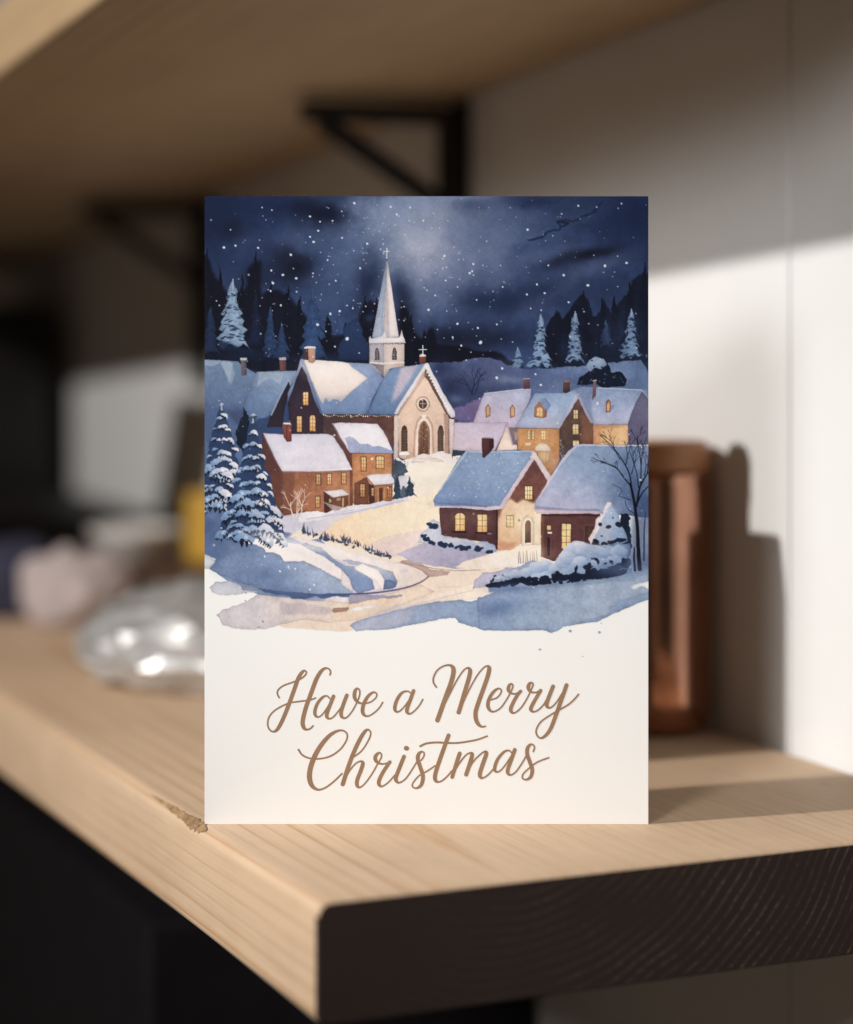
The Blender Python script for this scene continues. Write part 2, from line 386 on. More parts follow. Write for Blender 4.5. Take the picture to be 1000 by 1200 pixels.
    W('H:395,1025 440,1010 490,1020 520,1045 580,1055 600,1075 350,1080 360,1045', (240, 224, 214), wob=.5); line('H:360,1050 540,1050', .7, (196, 164, 148), .7); line('H:350,1078 600,1072', .7, (190, 160, 146), .7)
    W('H:350,1150 380,1120 500,1110 600,1105 680,1098 660,1120 560,1140 480,1150 380,1180', (176, 164, 186), op=.8, edge=.05, wob=.8)
    W('K:-60,325 0,305 120,312 230,290 200,330 80,345 -40,350', (172, 160, 184), op=.75, edge=.05, wob=.8); line('K:65,388 90,384', 1, (170, 150, 150), .6)
    # tower
    W('H:20,140 140,145 292,150 292,330 180,345 135,410 20,310', (196, 182, 180), wob=.25)
    W('H:135,148 292,150 292,330 180,342 140,395', (216, 196, 186), (206, 182, 170), 'H:150,160 260,330', wob=.2)
    W('H:22,150 133,150 133,300 22,300', (166, 160, 172), (176, 168, 176), 'H:30,150 120,300', wob=.2)
    W('H:22,305 133,318 133,405 60,330', (150, 138, 144), wob=.2)
    W('H:22,292 133,298 294,290 294,302 133,310 22,304', (236, 226, 224), wob=.2); W('H:22,142 295,142 292,156 24,158', (126, 104, 104), op=.7, wob=.4)
    for i in range(12):
        dot(430 + (28 + i * 23) / 6.667, 380 + (150 + 5 * (i % 2)) / 6.667, .55, (250, 240, 230), .9)
    for x in (62, 198):
        W('H:%d,280 %d,215 %d,190 %d,178 %d,190 %d,215 %d,275' % (x, x, x + 6, x + 17, x + 28, x + 36, x + 36), (96, 88, 96) if x < 100 else (84, 74, 78), wob=.2)
        for k in range(4):
            line('H:%d,%d %d,%d' % (x, 205 + k * 18, x + 34, 207 + k * 18), .4, (176, 164, 160), .7)
        line('H:%d,185 %d,275' % (x + 18, x + 18), .45, (170, 160, 160), .8)
    # spire
    W('S:256,190 268,230 365,885 125,885 235,290', (216, 204, 204), (196, 190, 198), 'S:250,200 200,880', wob=.15)
    W('S:250,210 258,240 225,700 220,890 128,888 190,560 235,290', (150, 164, 192), (164, 174, 198), 'S:230,300 170,880', wob=.2)
    W('S:258,215 300,440 363,882 275,885 272,600', (236, 220, 214), (228, 212, 208), 'S:270,300 330,880', wob=.15)
    W('S:257,300 268,600 275,885 222,885 240,560', (196, 178, 180), op=.8, wob=.2)
    line('S:258,190 255,300 240,560 222,885', .5, (110, 118, 146), .7)
    W('S:97,935 98,890 108,872 118,895 215,875 240,810 246,870 255,885 365,888 378,870 390,812 402,870 418,905 420,935 240,940 100,945', (232, 222, 222), (212, 206, 214), 'S:300,870 150,940', wob=.2)
    line('S:220,885 370,887', .5, (130, 132, 156), .7); line('S:100,940 240,938 420,935', .6, (132, 116, 122), .8)
    line('S:257,82 256,185', .9, (232, 234, 242)); line('S:224,112 278,110', .8, (232, 234, 242)); dot(453, 304, .9, (60, 66, 92))
    # small front chimney + cross
    W('H:410,250 460,246 460,300 410,306', (150, 84, 66), (112, 60, 54), 'H:412,250 460,290', wob=.2); W('H:410,246 420,235 440,230 460,240 460,252 410,254', (226, 216, 220), wob=.3)
    line('H:437,165 437,235', .9, (232, 234, 242)); line('H:406,198 466,196', .8, (232, 234, 242))
    # bushes by the church
    for (t, P, c) in (('H', '190,1170 185,1090 210,1050 240,1045 270,1070 300,1110 320,1150 290,1170 240,1200', (74, 84, 100)), ('H', '685,740 705,745 730,800 755,830 765,870 800,880 830,950 838,975 780,985 740,1020 670,1055 682,900', (70, 84, 104))):
        W(t + ':' + P, c, (58, 70, 92), t + ':700,750 750,1000' if P.startswith('685') else t + ':220,1050 250,1180', wob=1.5, rag=3, tex=.14)
        q = pts(t + ':' + P)
        for i in range(60):
            dot(r.uniform(q[:, 0].min(), q[:, 0].max()), r.uniform(q[:, 1].min() + 3, q[:, 1].max()), r.uniform(.4, 1.0), (96, 112, 132) if i % 2 else (48, 60, 82), .5) if mask(q, (slice(0, 1), slice(0, 1))).size else None
    W('H:215,1045 250,1040 280,1065 285,1080 240,1062', (232, 224, 226), wob=.5)
    # ---------- right-hand back houses
    W('R:125,140 250,125 330,117 372,118 374,160 330,250 290,325 65,300 100,200', (176, 176, 204), (196, 178, 200), 'R:250,130 180,300', tex=.05)
    line('R:125,140 330,117 372,118', .9, (216, 218, 230), .8)
    for x, y in ((145, 200), (275, 203)):
        W('R:%d,%d %d,%d %d,%d %d,%d %d,%d' % (x - 14, y + 12, x, y - 8, x + 13, y + 10, x + 14, y + 60, x - 12, y + 70), (176, 120, 92), wob=.2)
        W('R:%d,%d %d,%d %d,%d %d,%d %d,%d' % (x - 7, y + 15, x, y + 4, x + 8, y + 14, x + 8, y + 55, x - 6, y + 62), (244, 200, 140), wob=.2); line('R:%d,%d %d,%d' % (x, y + 6, x, y + 60), .4, (150, 100, 76), .7)
        line('R:%d,%d %d,%d %d,%d' % (x - 15, y + 12, x, y - 9, x + 15, y + 12), .7, (212, 206, 222), .9)
    W('R:333,65 366,62 368,116 335,118', (118, 74, 78), (92, 58, 66), 'R:335,70 366,110', wob=.2); line('R:333,63 367,61', .9, (190, 176, 186), .9)
    W('R:585,130 640,105 990,120 1000,180 1000,300 710,308 640,170', (136, 154, 194), (168, 172, 202), 'R:800,110 780,300', tex=.05)
    W('R:580,135 620,110 730,108 690,170 700,260 710,305 690,290 640,180', (112, 130, 172), op=.6, soft=1.2)
    line('R:730,110 965,122 990,170', .9, (204, 214, 230), .8)
    W('R:930,190 965,128 1000,175 1000,420 880,420 890,300', (112, 108, 138), (96, 92, 122), 'R:960,140 920,400'); W('R:700,308 890,306 892,420 700,420', (206, 140, 92), (222, 164, 108), 'R:720,310 860,400', tex=.10)
    W('R:745,330 885,318 885,415 745,415', (242, 190, 124), op=.6, soft=1.5)
    W('R:772,185 788,170 800,190 798,240 772,242', (150, 96, 74), wob=.2); W('R:778,195 788,182 795,196 793,235 778,236', (240, 180, 110), wob=.2); W('R:798,205 820,200 802,232', (100, 118, 160), op=.6, soft=.8)
    W('R:705,75 722,70 720,150 700,178 703,120', (150, 108, 108), (124, 88, 94), 'R:705,80 720,160', wob=.2); line('R:705,74 722,70', 1.0, (206, 206, 220), .9)
    # ochre house in the middle
    W('R:300,322 525,325 525,500 480,580 400,450 305,440', (206, 146, 86), (188, 126, 72), 'R:310,330 500,500', tex=.10)
    W('R:628,160 705,300 705,410 600,412 525,505 527,325', (104, 76, 70), (84, 66, 62), 'R:640,180 560,480', tex=.16)
    W('R:640,230 705,300 705,410 640,410', (150, 98, 70), op=.6, soft=2.2)
    W('R:610,185 628,162 640,190 640,215 612,215', (130, 96, 88), op=.5)
    W('R:395,140 560,138 610,122 632,150 570,250 525,327 288,322 330,250', (146, 166, 202), (164, 172, 206), 'R:480,140 420,320', tex=.05)
    blob(640, 465, 22, 8, (122, 146, 190), .4)
    W('R:632,140 625,165 527,327 520,327 560,250 605,150', (186, 184, 206), op=.8, edge=.05); W('R:620,150 640,150 665,220 710,300 690,300 645,210 626,168', (176, 172, 198), edge=.10)
    line('R:288,325 525,328', .8, (104, 90, 116), .8)
    W('R:545,80 560,70 580,72 582,130 560,140 545,132', (98, 66, 66), (72, 50, 56), 'R:548,80 580,120', wob=.3); W('R:545,82 556,68 578,68 580,80', (140, 118, 126), wob=.3)
    W('R:390,268 392,215 420,180 460,235 458,265 440,272', (178, 122, 88), (150, 98, 76), 'R:395,220 455,260', wob=.2); W('R:404,262 406,222 420,212 436,222 438,265', (252, 214, 140), (244, 188, 108), 'R:410,220 430,260', wob=.2)
    line('R:420,214 421,264', .5, (150, 98, 70), .8); line('R:405,238 437,240', .5, (150, 98, 70), .8); W('R:386,218 420,178 428,180 470,220 478,200 450,165 425,172', (160, 176, 208), (120, 140, 182), 'R:410,190 470,200', wob=.3)
    W('R:438,225 460,235 478,205 462,180 430,185', (126, 146, 188), op=.8, wob=.3)
    win('R', 356, 340, 371, 385, 1, 3, (255, 232, 170), (246, 208, 130), (150, 100, 62), fw=.4); win('R', 379, 340, 392, 386, 1, 3, (255, 232, 170), (246, 208, 130), (150, 100, 62), fw=.4); win('R', 428, 338, 452, 387, 2, 3, (255, 230, 166), (246, 204, 126), (150, 100, 62), fw=.4)
    win('R', 600, 228, 624, 275, 2, 2, (250, 226, 170), (238, 196, 130), (80, 56, 52), fw=.5); win('R', 597, 305, 627, 358, 2, 2, (250, 222, 160), (238, 196, 124), (80, 56, 52), fw=.5); win('R', 598, 392, 630, 420, 2, 1, (250, 222, 160), (238, 196, 124), (80, 56, 52), fw=.5)
    W('R:395,445 400,425 420,408 440,405 460,412 475,430 480,448', (228, 206, 182), wob=.3); W('R:412,450 470,450 470,500 440,510 412,470', (224, 176, 110), wob=.3)
    for x in (424, 438, 452):
        line('R:%d,452 %d,505' % (x, x), .5, (170, 114, 66), .7)
    W('R:345,402 375,402 376,418 344,418', (236, 208, 170), op=.8, wob=.4)
    for i in range(14):
        dot(540 + (535 + r.uniform(-4, 14)) / 4.545, 430 + (390 + i * 8) / 4.545, r.uniform(.4, .9), (214, 190, 168), .7)
    # lilac house behind the cottage
    W('R:-40,295 250,293 225,360 180,445 0,445 -40,440', (198, 182, 204), (206, 184, 196), 'R:100,300 60,440', tex=.04); W('R:245,300 275,410 300,415 300,440 190,445 225,365', (232, 200, 188), (242, 212, 190), 'R:245,310 250,440')
    line('R:250,293 225,360 182,445', .7, (150, 128, 156), .8); line('R:250,296 276,415', 1.6, (176, 158, 184), .9); W('R:258,320 300,325 300,415 280,415', (150, 118, 118), op=.8); W('R:285,345 302,345 302,390 288,390', (200, 170, 160), op=.8)
    # ---------- ground: warm lane and snow
    W('Z:330,600 400,575 462,556 500,540 560,545 600,600 650,640 640,690 520,700 500,730 400,740 330,735 300,700', (246, 228, 206), (240, 214, 190), 'Z:460,560 460,700', edge=.0, tex=.03, cover=True)
    W('C:440,560 560,545 680,500 850,455 1000,420 1120,380 1180,340 1180,470 1120,560 980,600 900,610 790,640 740,660 620,650 520,610', (250, 224, 190), (246, 206, 164), 'C:900,440 640,600', edge=.06, tex=.05, wob=.8)
    W('C:420,560 560,515 850,440 860,455 700,490 600,540 540,590 470,600', (222, 212, 220), (206, 198, 214), 'C:600,500 480,580', wob=.8, edge=.06)
    W('C:740,645 820,610 960,585 1100,560 1120,640 1000,680 860,700 800,690', (238, 212, 200), (230, 200, 192), 'C:980,580 820,690', edge=.07, wob=.8)
    for a in [(470, 612, 46, 14, (255, 236, 200), .5, -10), (430, 612, 40, 10, (252, 224, 178), .45, -10), (505, 552, 26, 9, (255, 240, 214), .6, 0), (462, 570, 24, 10, (255, 238, 214), .5, -10)]:
        blob(*a)
    # blue far-left slope
    W('L:-10,915 60,930 120,1030 340,1090 340,1200 -10,1200', (86, 108, 156), (70, 90, 140), 'L:10,930 200,1180', cover=True)
    W('Z:238,470 262,480 300,520 322,600 352,612 330,640 300,650 238,640', (84, 102, 146), (98, 116, 160), 'Z:250,500 300,640', soft=2.5)
    W('Z:308,575 345,585 372,606 345,625 318,622', (206, 200, 216), soft=1.5)
    # ---------- brown houses
    W('V:40,160 480,160 640,400 632,620 560,640 460,672 330,665 180,690 40,500', (94, 60, 56), (112, 70, 58), 'V:60,250 200,640')
    W('V:175,405 630,395 630,622 560,645 440,668 320,660 180,680', (166, 104, 72), (178, 114, 76), 'V:200,420 600,600', tex=.12)
    W('V:165,400 250,402 240,680 165,690', (120, 76, 62), op=.7, soft=2.5)
    W('V:610,395 632,392 632,622 612,628', (120, 74, 58), op=.8, wob=.3)
    W('V:45,150 160,158 470,158 500,170 560,260 645,375 640,390 360,405 180,405 165,395 120,310', (208, 202, 218), (218, 208, 218), 'V:300,160 330,400', tex=.04)
    W('V:360,395 645,372 640,392 400,406', (240, 230, 232), op=.8, edge=.04); line('V:50,170 120,320 168,400 360,404 640,392', .8, (130, 108, 130), .7)
    W('V:245,260 290,235 330,238 300,270 270,285', (236, 230, 238), op=.6, rag=3); line('V:500,170 645,378', .6, (150, 136, 160), .6); line('V:40,150 180,160', 1, (96, 84, 100), .7)
    W('V:172,95 232,95 232,205 205,210 180,180', (160, 88, 72), (128, 66, 60), 'V:180,100 230,180', wob=.2); W('V:196,100 204,100 204,208 196,205', (120, 62, 58), op=.6); W('V:172,94 180,84 222,84 232,98', (236, 226, 228), wob=.3)
    win('V', 394, 420, 420, 488, 2, 3); win('V', 466, 418, 490, 488, 2, 3, c=(255, 230, 180)); win('V', 560, 410, 584, 482, 2, 3); win('V', 390, 565, 414, 636, 2, 3)
    W('V:440,530 470,525 480,560 475,670 445,670', (92, 56, 50), wob=.3); W('V:475,570 600,560 600,620 540,655 475,660', (124, 78, 60), wob=.3); W('V:470,575 494,572 496,640 472,645', (86, 54, 48), wob=.3)
    W('V:474,580 490,578 490,604 474,606', (240, 190, 120), op=.8, wob=.2); W('V:524,575 552,572 552,590 524,592', (220, 170, 110), op=.7); W('V:562,572 572,570 572,630 562,635', (248, 212, 140), op=.9)
    W('V:440,530 560,520 612,552 500,572', (238, 228, 230), (222, 212, 222), 'V:500,525 540,568'); line('V:445,535 500,573 612,554', .8, (120, 92, 100), .8)
    # second brown house
    W('V:485,95 640,280 890,285 890,590 830,605 760,615 640,620 632,400', (120, 74, 60), (100, 62, 54), 'V:520,150 640,500')
    W('V:625,282 885,284 885,592 780,600 660,622 632,610', (190, 122, 76), (196, 130, 80), 'V:640,300 860,560', tex=.12)
    W('V:640,480 700,445 720,440 740,480 730,615 640,620', (122, 76, 58), wob=.4)
    W('V:492,90 560,84 790,92 830,140 895,275 890,285 610,280 580,235', (224, 216, 224), (232, 222, 226), 'V:600,100 720,270', tex=.04)
    W('V:580,185 610,172 640,185 680,225 730,222 760,240 800,235 890,265 892,282 610,280', (168, 172, 204), (150, 160, 198), 'V:620,190 760,280', edge=.08); W('V:490,90 505,95 605,270 612,282 580,240', (120, 112, 144), op=.8)
    line('V:610,282 890,285', .7, (112, 86, 92), .8)
    win('V', 686, 308, 716, 398, 2, 4, c=(252, 222, 150)); win('V', 784, 304, 832, 382, 3, 3, c=(254, 226, 160)); win('V', 680, 484, 708, 568, 2, 4, c=(240, 180, 104), c2=(214, 146, 84))
    W('V:760,490 890,490 890,590 760,600', (170, 106, 68), wob=.3); W('V:735,480 770,495 772,605 735,612', (88, 56, 48), wob=.3); W('V:800,510 825,508 825,595 802,598', (104, 64, 48), wob=.2)
    W('V:792,500 800,500 802,598 790,598', (220, 160, 100), op=.8); W('V:832,500 842,500 842,592 830,594', (226, 168, 104), op=.8); win('V', 858, 504, 880, 572, 2, 3, c=(226, 160, 92), c2=(196, 128, 74), fw=.4); win('V', 752, 510, 766, 560, 1, 3, c=(244, 206, 150), fw=.4)
    W('V:718,432 745,422 880,418 912,470 905,482 770,492', (238, 230, 234), (220, 212, 224), 'V:780,425 840,485'); line('V:720,436 770,493 908,482', .8, (116, 88, 96), .8)
    dot(436, 537.5, 1.3, (250, 236, 214), .95)
    # snow foot of the houses
    W('V:280,700 310,670 370,660 430,665 470,675 500,650 540,655 560,640 640,625 740,620 800,600 890,592 990,560 990,590 880,620 700,660 560,690 400,720 280,730', (238, 228, 230), (214, 208, 222), 'V:500,650 520,710', wob=1.2, edge=.08)
    line('V:330,712 560,680 760,640 960,590', 1.1, (170, 166, 190), .7); line('V:440,690 640,650', .8, (160, 156, 182), .6)
    W('V:900,330 930,320 970,360 990,400 960,420 985,480 1000,560 960,575 900,580 905,480 885,430', (72, 84, 102), (84, 96, 114), 'V:920,330 960,560', wob=1.4, rag=3, tex=.14)
    W('V:915,440 960,430 990,420 1030,480 1000,520 960,490 940,540 925,500', (226, 220, 228), op=.9, wob=1.0, rag=3)
    pine(480, 560, 580, 8, (66, 82, 104), (58, 72, 96), 44, 4); pine(466, 556, 583, 6, (70, 84, 106), (58, 72, 96), 46, 4)
    # ---------- front snowbank left
    W('C:-10,495 60,560 130,640 300,640 520,620 560,660 480,780 640,830 640,900 440,895 240,870 100,810 20,750 50,710 -10,690', (128, 146, 184), (92, 112, 160), 'C:120,700 60,520', tex=.07, cover=True, wob=.6)
    W('C:-10,500 70,580 120,700 60,740 -10,690', (72, 92, 142), op=.6, soft=5, clip='C:-10,495 60,560 130,640 300,640 520,620 480,780 240,870 100,810 20,750 50,710 -10,690')
    W('E:280,160 480,180 580,160 700,180 900,250 1010,290 1160,420 1250,440 1340,430 1390,490 1250,590 1000,540 940,560 700,560 340,510 300,300 250,200', (150, 160, 194), (214, 200, 210), 'E:500,400 1250,420', tex=.05, cover=True)
    W('M:-110,-10 0,20 40,30 -10,70', (226, 216, 224), op=.6)
    W('E:30,370 60,340 240,205 330,200 390,230 400,262 450,262 500,290 515,322 600,325 640,318 700,345 800,400 900,450 960,500 965,530 900,538 700,535 520,520 350,490 250,465 100,410', (156, 170, 200), (120, 138, 178), 'E:700,340 440,480', tex=.08, wob=.8, edge=.12)
    blob(313, 672, 22, 9, (98, 116, 160), .6); blob(268, 640, 22, 22, (90, 110, 156), .6)
    W('E:250,195 290,172 420,180 440,178 520,192 600,205 700,250 800,310 880,370 930,430 955,480 960,498 900,445 800,395 700,342 640,316 600,322 515,322 500,288 450,262 400,262 385,235 330,205 270,205', (250, 238, 234), (246, 228, 224), 'E:400,190 800,400', edge=.07, wob=.8)
    W('E:560,160 660,170 760,200 850,230 930,250 1010,290 1010,330 900,320 810,290 770,245 640,205', (238, 218, 212), op=.9, edge=.04)
    W('E:625,215 660,200 760,230 820,290 900,345 1010,360 1100,440 1110,500 1000,530 965,500 940,430 880,365 780,290', (144, 158, 194), (124, 140, 182), 'E:700,220 980,500', edge=.10, wob=.8)
    W('E:970,360 1040,340 1110,360 1150,420 1140,500 1110,510 1090,440 1040,400', (240, 222, 220), edge=.08, wob=.8)
    W('M:0,330 100,330 220,370 300,400 340,480 300,500 250,505 240,460 200,400 120,370 40,350', (128, 142, 182), (150, 156, 190), 'M:250,490 100,350', wob=.8)
    W('M:70,375 125,352 215,392 250,445 258,500 235,502 212,462 150,422 100,398', (250, 234, 228), wob=.6); W('M:0,385 30,420 60,480 65,520 40,500 0,470', (238, 222, 220), wob=.6)
    W('M:250,450 300,450 330,470 310,495 250,505', (108, 124, 168), wob=.8)
    W('M:-60,250 40,290 130,300 240,330 340,345 430,370 500,405 512,430 480,455 400,485 320,490 335,440 310,395 250,380 170,360 60,330', (242, 226, 220), (234, 212, 202), 'M:100,300 420,440', edge=.07, wob=.8, cover=True)
    W('M:335,395 380,385 400,395 360,405', (200, 190, 204), op=.6, soft=.8)
    line('M:512,425 480,455 400,488 300,510 180,525 60,530 -40,535 -120,545', 1.6, (86, 76, 108), .85, w2=2.4, sm=1); line('M:500,405 512,430 480,455', .8, (176, 134, 110), .8)
    W('E:340,490 520,520 700,530 950,530 940,555 660,562 640,572 540,548 400,525', (74, 92, 140), op=.9, wob=.8, edge=.05)
    W('E:30,490 70,455 160,450 230,470 330,490 350,520 260,525 200,540 90,540 50,520', (190, 192, 206), (206, 204, 212), 'E:100,450 100,540', cover=True, wob=.8); W('E:-10,270 40,290 72,320 30,370 -10,365', (196, 196, 206), cover=True, wob=.6)
    W('E:225,470 340,490 360,505 340,515 250,510', (132, 146, 178), op=.8, wob=.8, cover=True)
    # lane wash near the bottom
    W('E:80,670 120,635 240,595 350,535 500,555 700,570 940,590 1240,520 1400,470 1500,520 1300,600 1130,660 1000,700 830,718 800,722 740,705 600,705 500,730 420,755 330,765 200,755 120,740', (206, 196, 200), (236, 208, 184), 'E:300,640 900,660', cover=True, wob=.9, tex=.05)
    W('E:490,580 720,600 860,640 800,670 490,665', (182, 170, 180), op=.6, soft=2, wob=.8)
    W('E:940,600 1100,570 1250,560 1150,640 1000,690 820,690', (238, 196, 160), op=.55, soft=3)
    W('E:640,570 720,545 780,570 760,580', (156, 162, 192), op=.9); W('E:760,568 860,545 940,560 930,590 860,585', (240, 226, 224), wob=.8)
    W('E:825,640 840,620 900,620 935,615 940,630 900,648 840,655', (176, 136, 114), op=.9, wob=.8); W('M:35,620 80,605 230,595 235,602 100,628 30,630', (250, 246, 240), wob=.8)
    W('M:50,540 150,530 260,540 360,535 350,550 200,560 100,585 40,585', (142, 140, 168), op=.75, wob=1.0, edge=.05)
    W('M:360,600 560,530 780,470 800,500 1010,490 1010,540 700,570 560,575 420,600 300,630 120,690 50,700 200,650', (246, 224, 204), (240, 214, 196), 'M:700,500 300,640', wob=.8, edge=.04, cover=True)
    W('M:340,340 420,320 520,385 640,400 620,420 520,430 470,390', (176, 146, 140), op=.75, wob=.8); line('M:350,345 450,360 560,385 700,395 860,385 1000,370', .9, (150, 118, 120), .75, sm=1)
    line('M:330,345 400,360 480,395 510,415', .8, (160, 122, 112), .7, sm=1); line('M:570,490 640,488 690,485', .5, (200, 160, 140), .7); line('M:400,600 560,560 720,520 780,505', .7, (206, 164, 140), .6, sm=1)
    # snow yard of the cottage
    W('M:325,295 380,270 450,245 480,235 900,290 900,350 720,385 560,368 420,340', (192, 182, 202), (170, 164, 192), 'M:380,260 640,370', edge=.08, wob=.9, tex=.05)
    W('M:670,372 720,340 800,315 900,285 1010,270 1100,270 1200,330 1180,380 1000,370 850,390 720,385', (246, 230, 216), (242, 220, 200), 'M:900,290 800,380', edge=.05, wob=.8)
    # ---------- main cottage
    W('K:125,592 550,600 550,905 430,840 140,800 128,700', (98, 66, 66), (84, 54, 58), 'K:160,600 480,850', tex=.14)
    W('K:815,230 920,400 885,470 870,860 760,870 640,905 550,905 550,610 640,470', (236, 198, 158), (226, 174, 128), 'K:760,600 600,880', tex=.06)
    W('K:815,232 935,395 880,470 820,560 740,530 690,560 640,520 600,570 570,640 552,700 552,610 640,470', (106, 68, 64), (132, 84, 70), 'K:800,260 640,560', soft=2.2, tex=.14, clip='K:815,230 920,400 885,470 870,860 550,905 550,610 640,470')
    blob(617, 610, 12, 12, (252, 228, 184), .7); W('K:820,560 868,560 868,860 820,860', (252, 232, 196), op=.8, soft=2)
    W('K:552,840 700,850 650,900 552,905', (198, 132, 96), op=.7, soft=1.8); W('K:540,600 555,600 552,905 543,900', (72, 44, 48), wob=.3)
    W('K:320,172 440,180 640,172 810,172 830,190 740,330 640,480 580,605 480,612 340,595 90,585 78,540 130,460 210,330 270,230', (136, 156, 192), (122, 142, 184), 'K:560,200 300,570', tex=.06)
    W('K:320,172 560,178 810,172 825,182 560,190 330,188 130,470 110,480', (176, 188, 214), op=.75, edge=.0)
    W('K:80,552 140,570 330,572 470,585 560,580 620,500 730,320 818,200 835,215 760,330 650,500 590,600 500,612 330,598 90,588', (226, 200, 212), op=.9, edge=.05, wob=.6)
    W('K:82,552 200,560 330,565 480,580 470,590 330,582 90,580', (98, 116, 166), op=.7, wob=.5)
    W('K:805,175 830,185 880,260 942,362 918,398 870,320 815,232 790,240', (240, 214, 208), (226, 200, 204), 'K:820,190 920,380', edge=.12)
    W('K:432,82 522,82 524,150 500,185 450,230 438,220', (104, 62, 60), (76, 46, 52), 'K:440,90 520,180', wob=.2); W('K:490,84 522,82 524,150 492,185', (66, 42, 50), op=.7); W('K:432,82 440,76 520,78 524,88', (170, 156, 170), wob=.3)
    win('K', 240, 632, 312, 762, 2, 3, (255, 220, 150), (248, 182, 98), (84, 46, 42), bw=.7, arch=True); win('K', 404, 642, 474, 770, 2, 3, (255, 222, 154), (248, 184, 100), (84, 46, 42), bw=.7)
    W('K:218,762 325,768 325,778 218,774', (60, 36, 42)); W('K:385,770 482,776 482,784 385,780', (60, 36, 42)); W('K:478,775 508,776 508,786 478,786', (180, 160, 160), op=.7)
    win('K', 752, 436, 806, 532, 3, 3, (255, 232, 168), (250, 206, 124), (84, 50, 46), bw=.6); win('K', 618, 650, 668, 732, 2, 3, (255, 232, 170), (250, 210, 130), (140, 90, 66), bw=.5, fw=.6)
    W('K:725,868 728,700 745,665 775,648 805,665 818,700 815,862', (236, 206, 172), wob=.3); W('K:735,868 738,705 752,675 776,662 798,678 806,705 804,862', (255, 240, 214), wob=.3)
    W('K:750,850 752,710 762,690 776,682 790,692 796,712 794,848', (140, 100, 76), (108, 76, 62), 'K:760,700 780,840', wob=.2)
    for x in (764, 776):
        line('K:%d,700 %d,846' % (x, x), .4, (88, 58, 48), .8)
    line('K:722,860 722,700 742,662 776,644', .5, (160, 110, 80), .6, sm=1); dot(608.5, 609.5, 1.4, (130, 92, 70), .9)
    W('K:655,905 700,870 870,860 870,940 560,960', (250, 232, 208), op=.9, edge=.03)
    # hedge
    def hedge(P, dots, t, cs=(206, 206, 222), cs2=(164, 172, 202), dk=(42, 56, 88)):
        W(t + ':' + P, cs, cs2, g=None if False else tuple(np.concatenate([pts(t + ':' + P)[0], pts(t + ':' + P)[len(pts(t + ':' + P)) // 2]])), wob=1.0, rag=1.5, edge=.12)
        ox, oy, k = TILES[t]
        for (x, y, rr) in dots:
            for j in range(4):
                dot(ox + (x + r.uniform(-.8, .8) * rr) / k, oy + (y + r.uniform(-.35, .35) * rr) / k, rr / k * r.uniform(.45, .75), dk, .95, rr / k * r.uniform(.3, .55), r.uniform(-30, 30))
    hedge('0,770 30,755 40,700 75,680 120,700 135,790 180,805 240,810 280,820 360,830 400,850 480,838 530,870 545,915 500,930 400,915 250,890 130,880 40,860 -30,850 -20,790', [(80, 725, 36), (20, 830, 34), (80, 850, 30), (160, 862, 36), (215, 865, 24), (275, 885, 34), (335, 885, 26), (420, 902, 36), (490, 915, 26), (10, 800, 20)], 'K')
    W('K:150,810 240,815 350,835 450,860 440,880 330,850 200,840', (222, 214, 226), op=.8, wob=1)
    for k in range(9):
        x = 705 + k * 17; line([(495 + x / 6.25, 660), (495 + (x + r.uniform(-14, 8)) / 6.25, 500 + r.uniform(890, 930) / 6.25)], .8, (84, 62, 62), .85, w2=.4)
    # ---------- right cottage
    W('G:145,615 560,610 560,850 400,900 230,945 145,910', (106, 68, 64), (92, 58, 60), 'G:160,640 480,840', tex=.12)
    W('G:145,620 168,620 165,910 147,910', (140, 92, 78), op=.8)
    for x in (185, 200, 225, 245, 262):
        line('G:%d,640 %d,930' % (x, x - 2), .35, (72, 44, 48), .5)
    W('G:390,125 450,120 600,125 720,130 900,125 900,640 560,610 330,605 110,605 92,570 105,520 200,380 270,260 330,180', (134, 154, 190), (172, 174, 204), 'G:560,200 260,580', tex=.06)
    blob(745, 590, 26, 60, (64, 84, 132), .85, clip='G:390,125 900,120 900,640 560,610 330,605 110,605 92,570 200,380')
    W('G:390,128 450,122 700,130 900,125 900,134 700,140 450,134 395,142 300,250 200,400 105,540 95,560 180,400 270,258 330,178', (214, 200, 212), op=.8, edge=0)
    W('G:95,565 110,580 330,590 560,592 560,612 330,612 110,608', (232, 202, 208), (208, 184, 204), 'G:120,590 540,600', wob=.6, edge=.12); W('G:105,555 330,575 560,580 560,592 330,588 110,578', (120, 116, 156), op=.6)
    W('G:150,612 540,615 540,628 150,628', (60, 38, 46), op=.8, soft=.5)
    win('G', 290, 682, 354, 856, 2, 4, (255, 226, 150), (250, 198, 112), (72, 44, 46), bw=.7); W('G:445,685 530,685 520,820 440,820', (116, 82, 66), wob=.3); W('G:455,695 520,695 510,815 450,815', (86, 58, 54), wob=.3); line('G:484,695 480,815', .5, (140, 104, 80), .7)
    W('G:186,695 214,695 214,725 186,725', (242, 190, 116), wob=.2); W('G:190,738 220,740 220,752 190,752', (246, 238, 232), wob=.2); W('G:190,780 208,780 208,900 188,910', (66, 42, 48), wob=.3)
    # snowy hedge + tree on the right
    W('G:-230,1120 -100,1090 60,1070 300,1050 780,990 790,1060 500,1110 200,1130 0,1150 -220,1165', (120, 140, 182), soft=.8)
    W('G:700,620 740,615 780,650 760,700 775,760 780,830 760,900 780,960 750,1030 640,1080 560,1080 540,850 640,800 700,780', (30, 38, 64), wob=1.0, rag=4)
    W('M:770,500 785,450 830,410 900,400 960,380 1050,370 1120,330 1200,360 1200,480 1000,490 860,490', (150, 164, 200), (186, 182, 206), 'M:1000,480 900,390', wob=.9, rag=2, edge=.10)
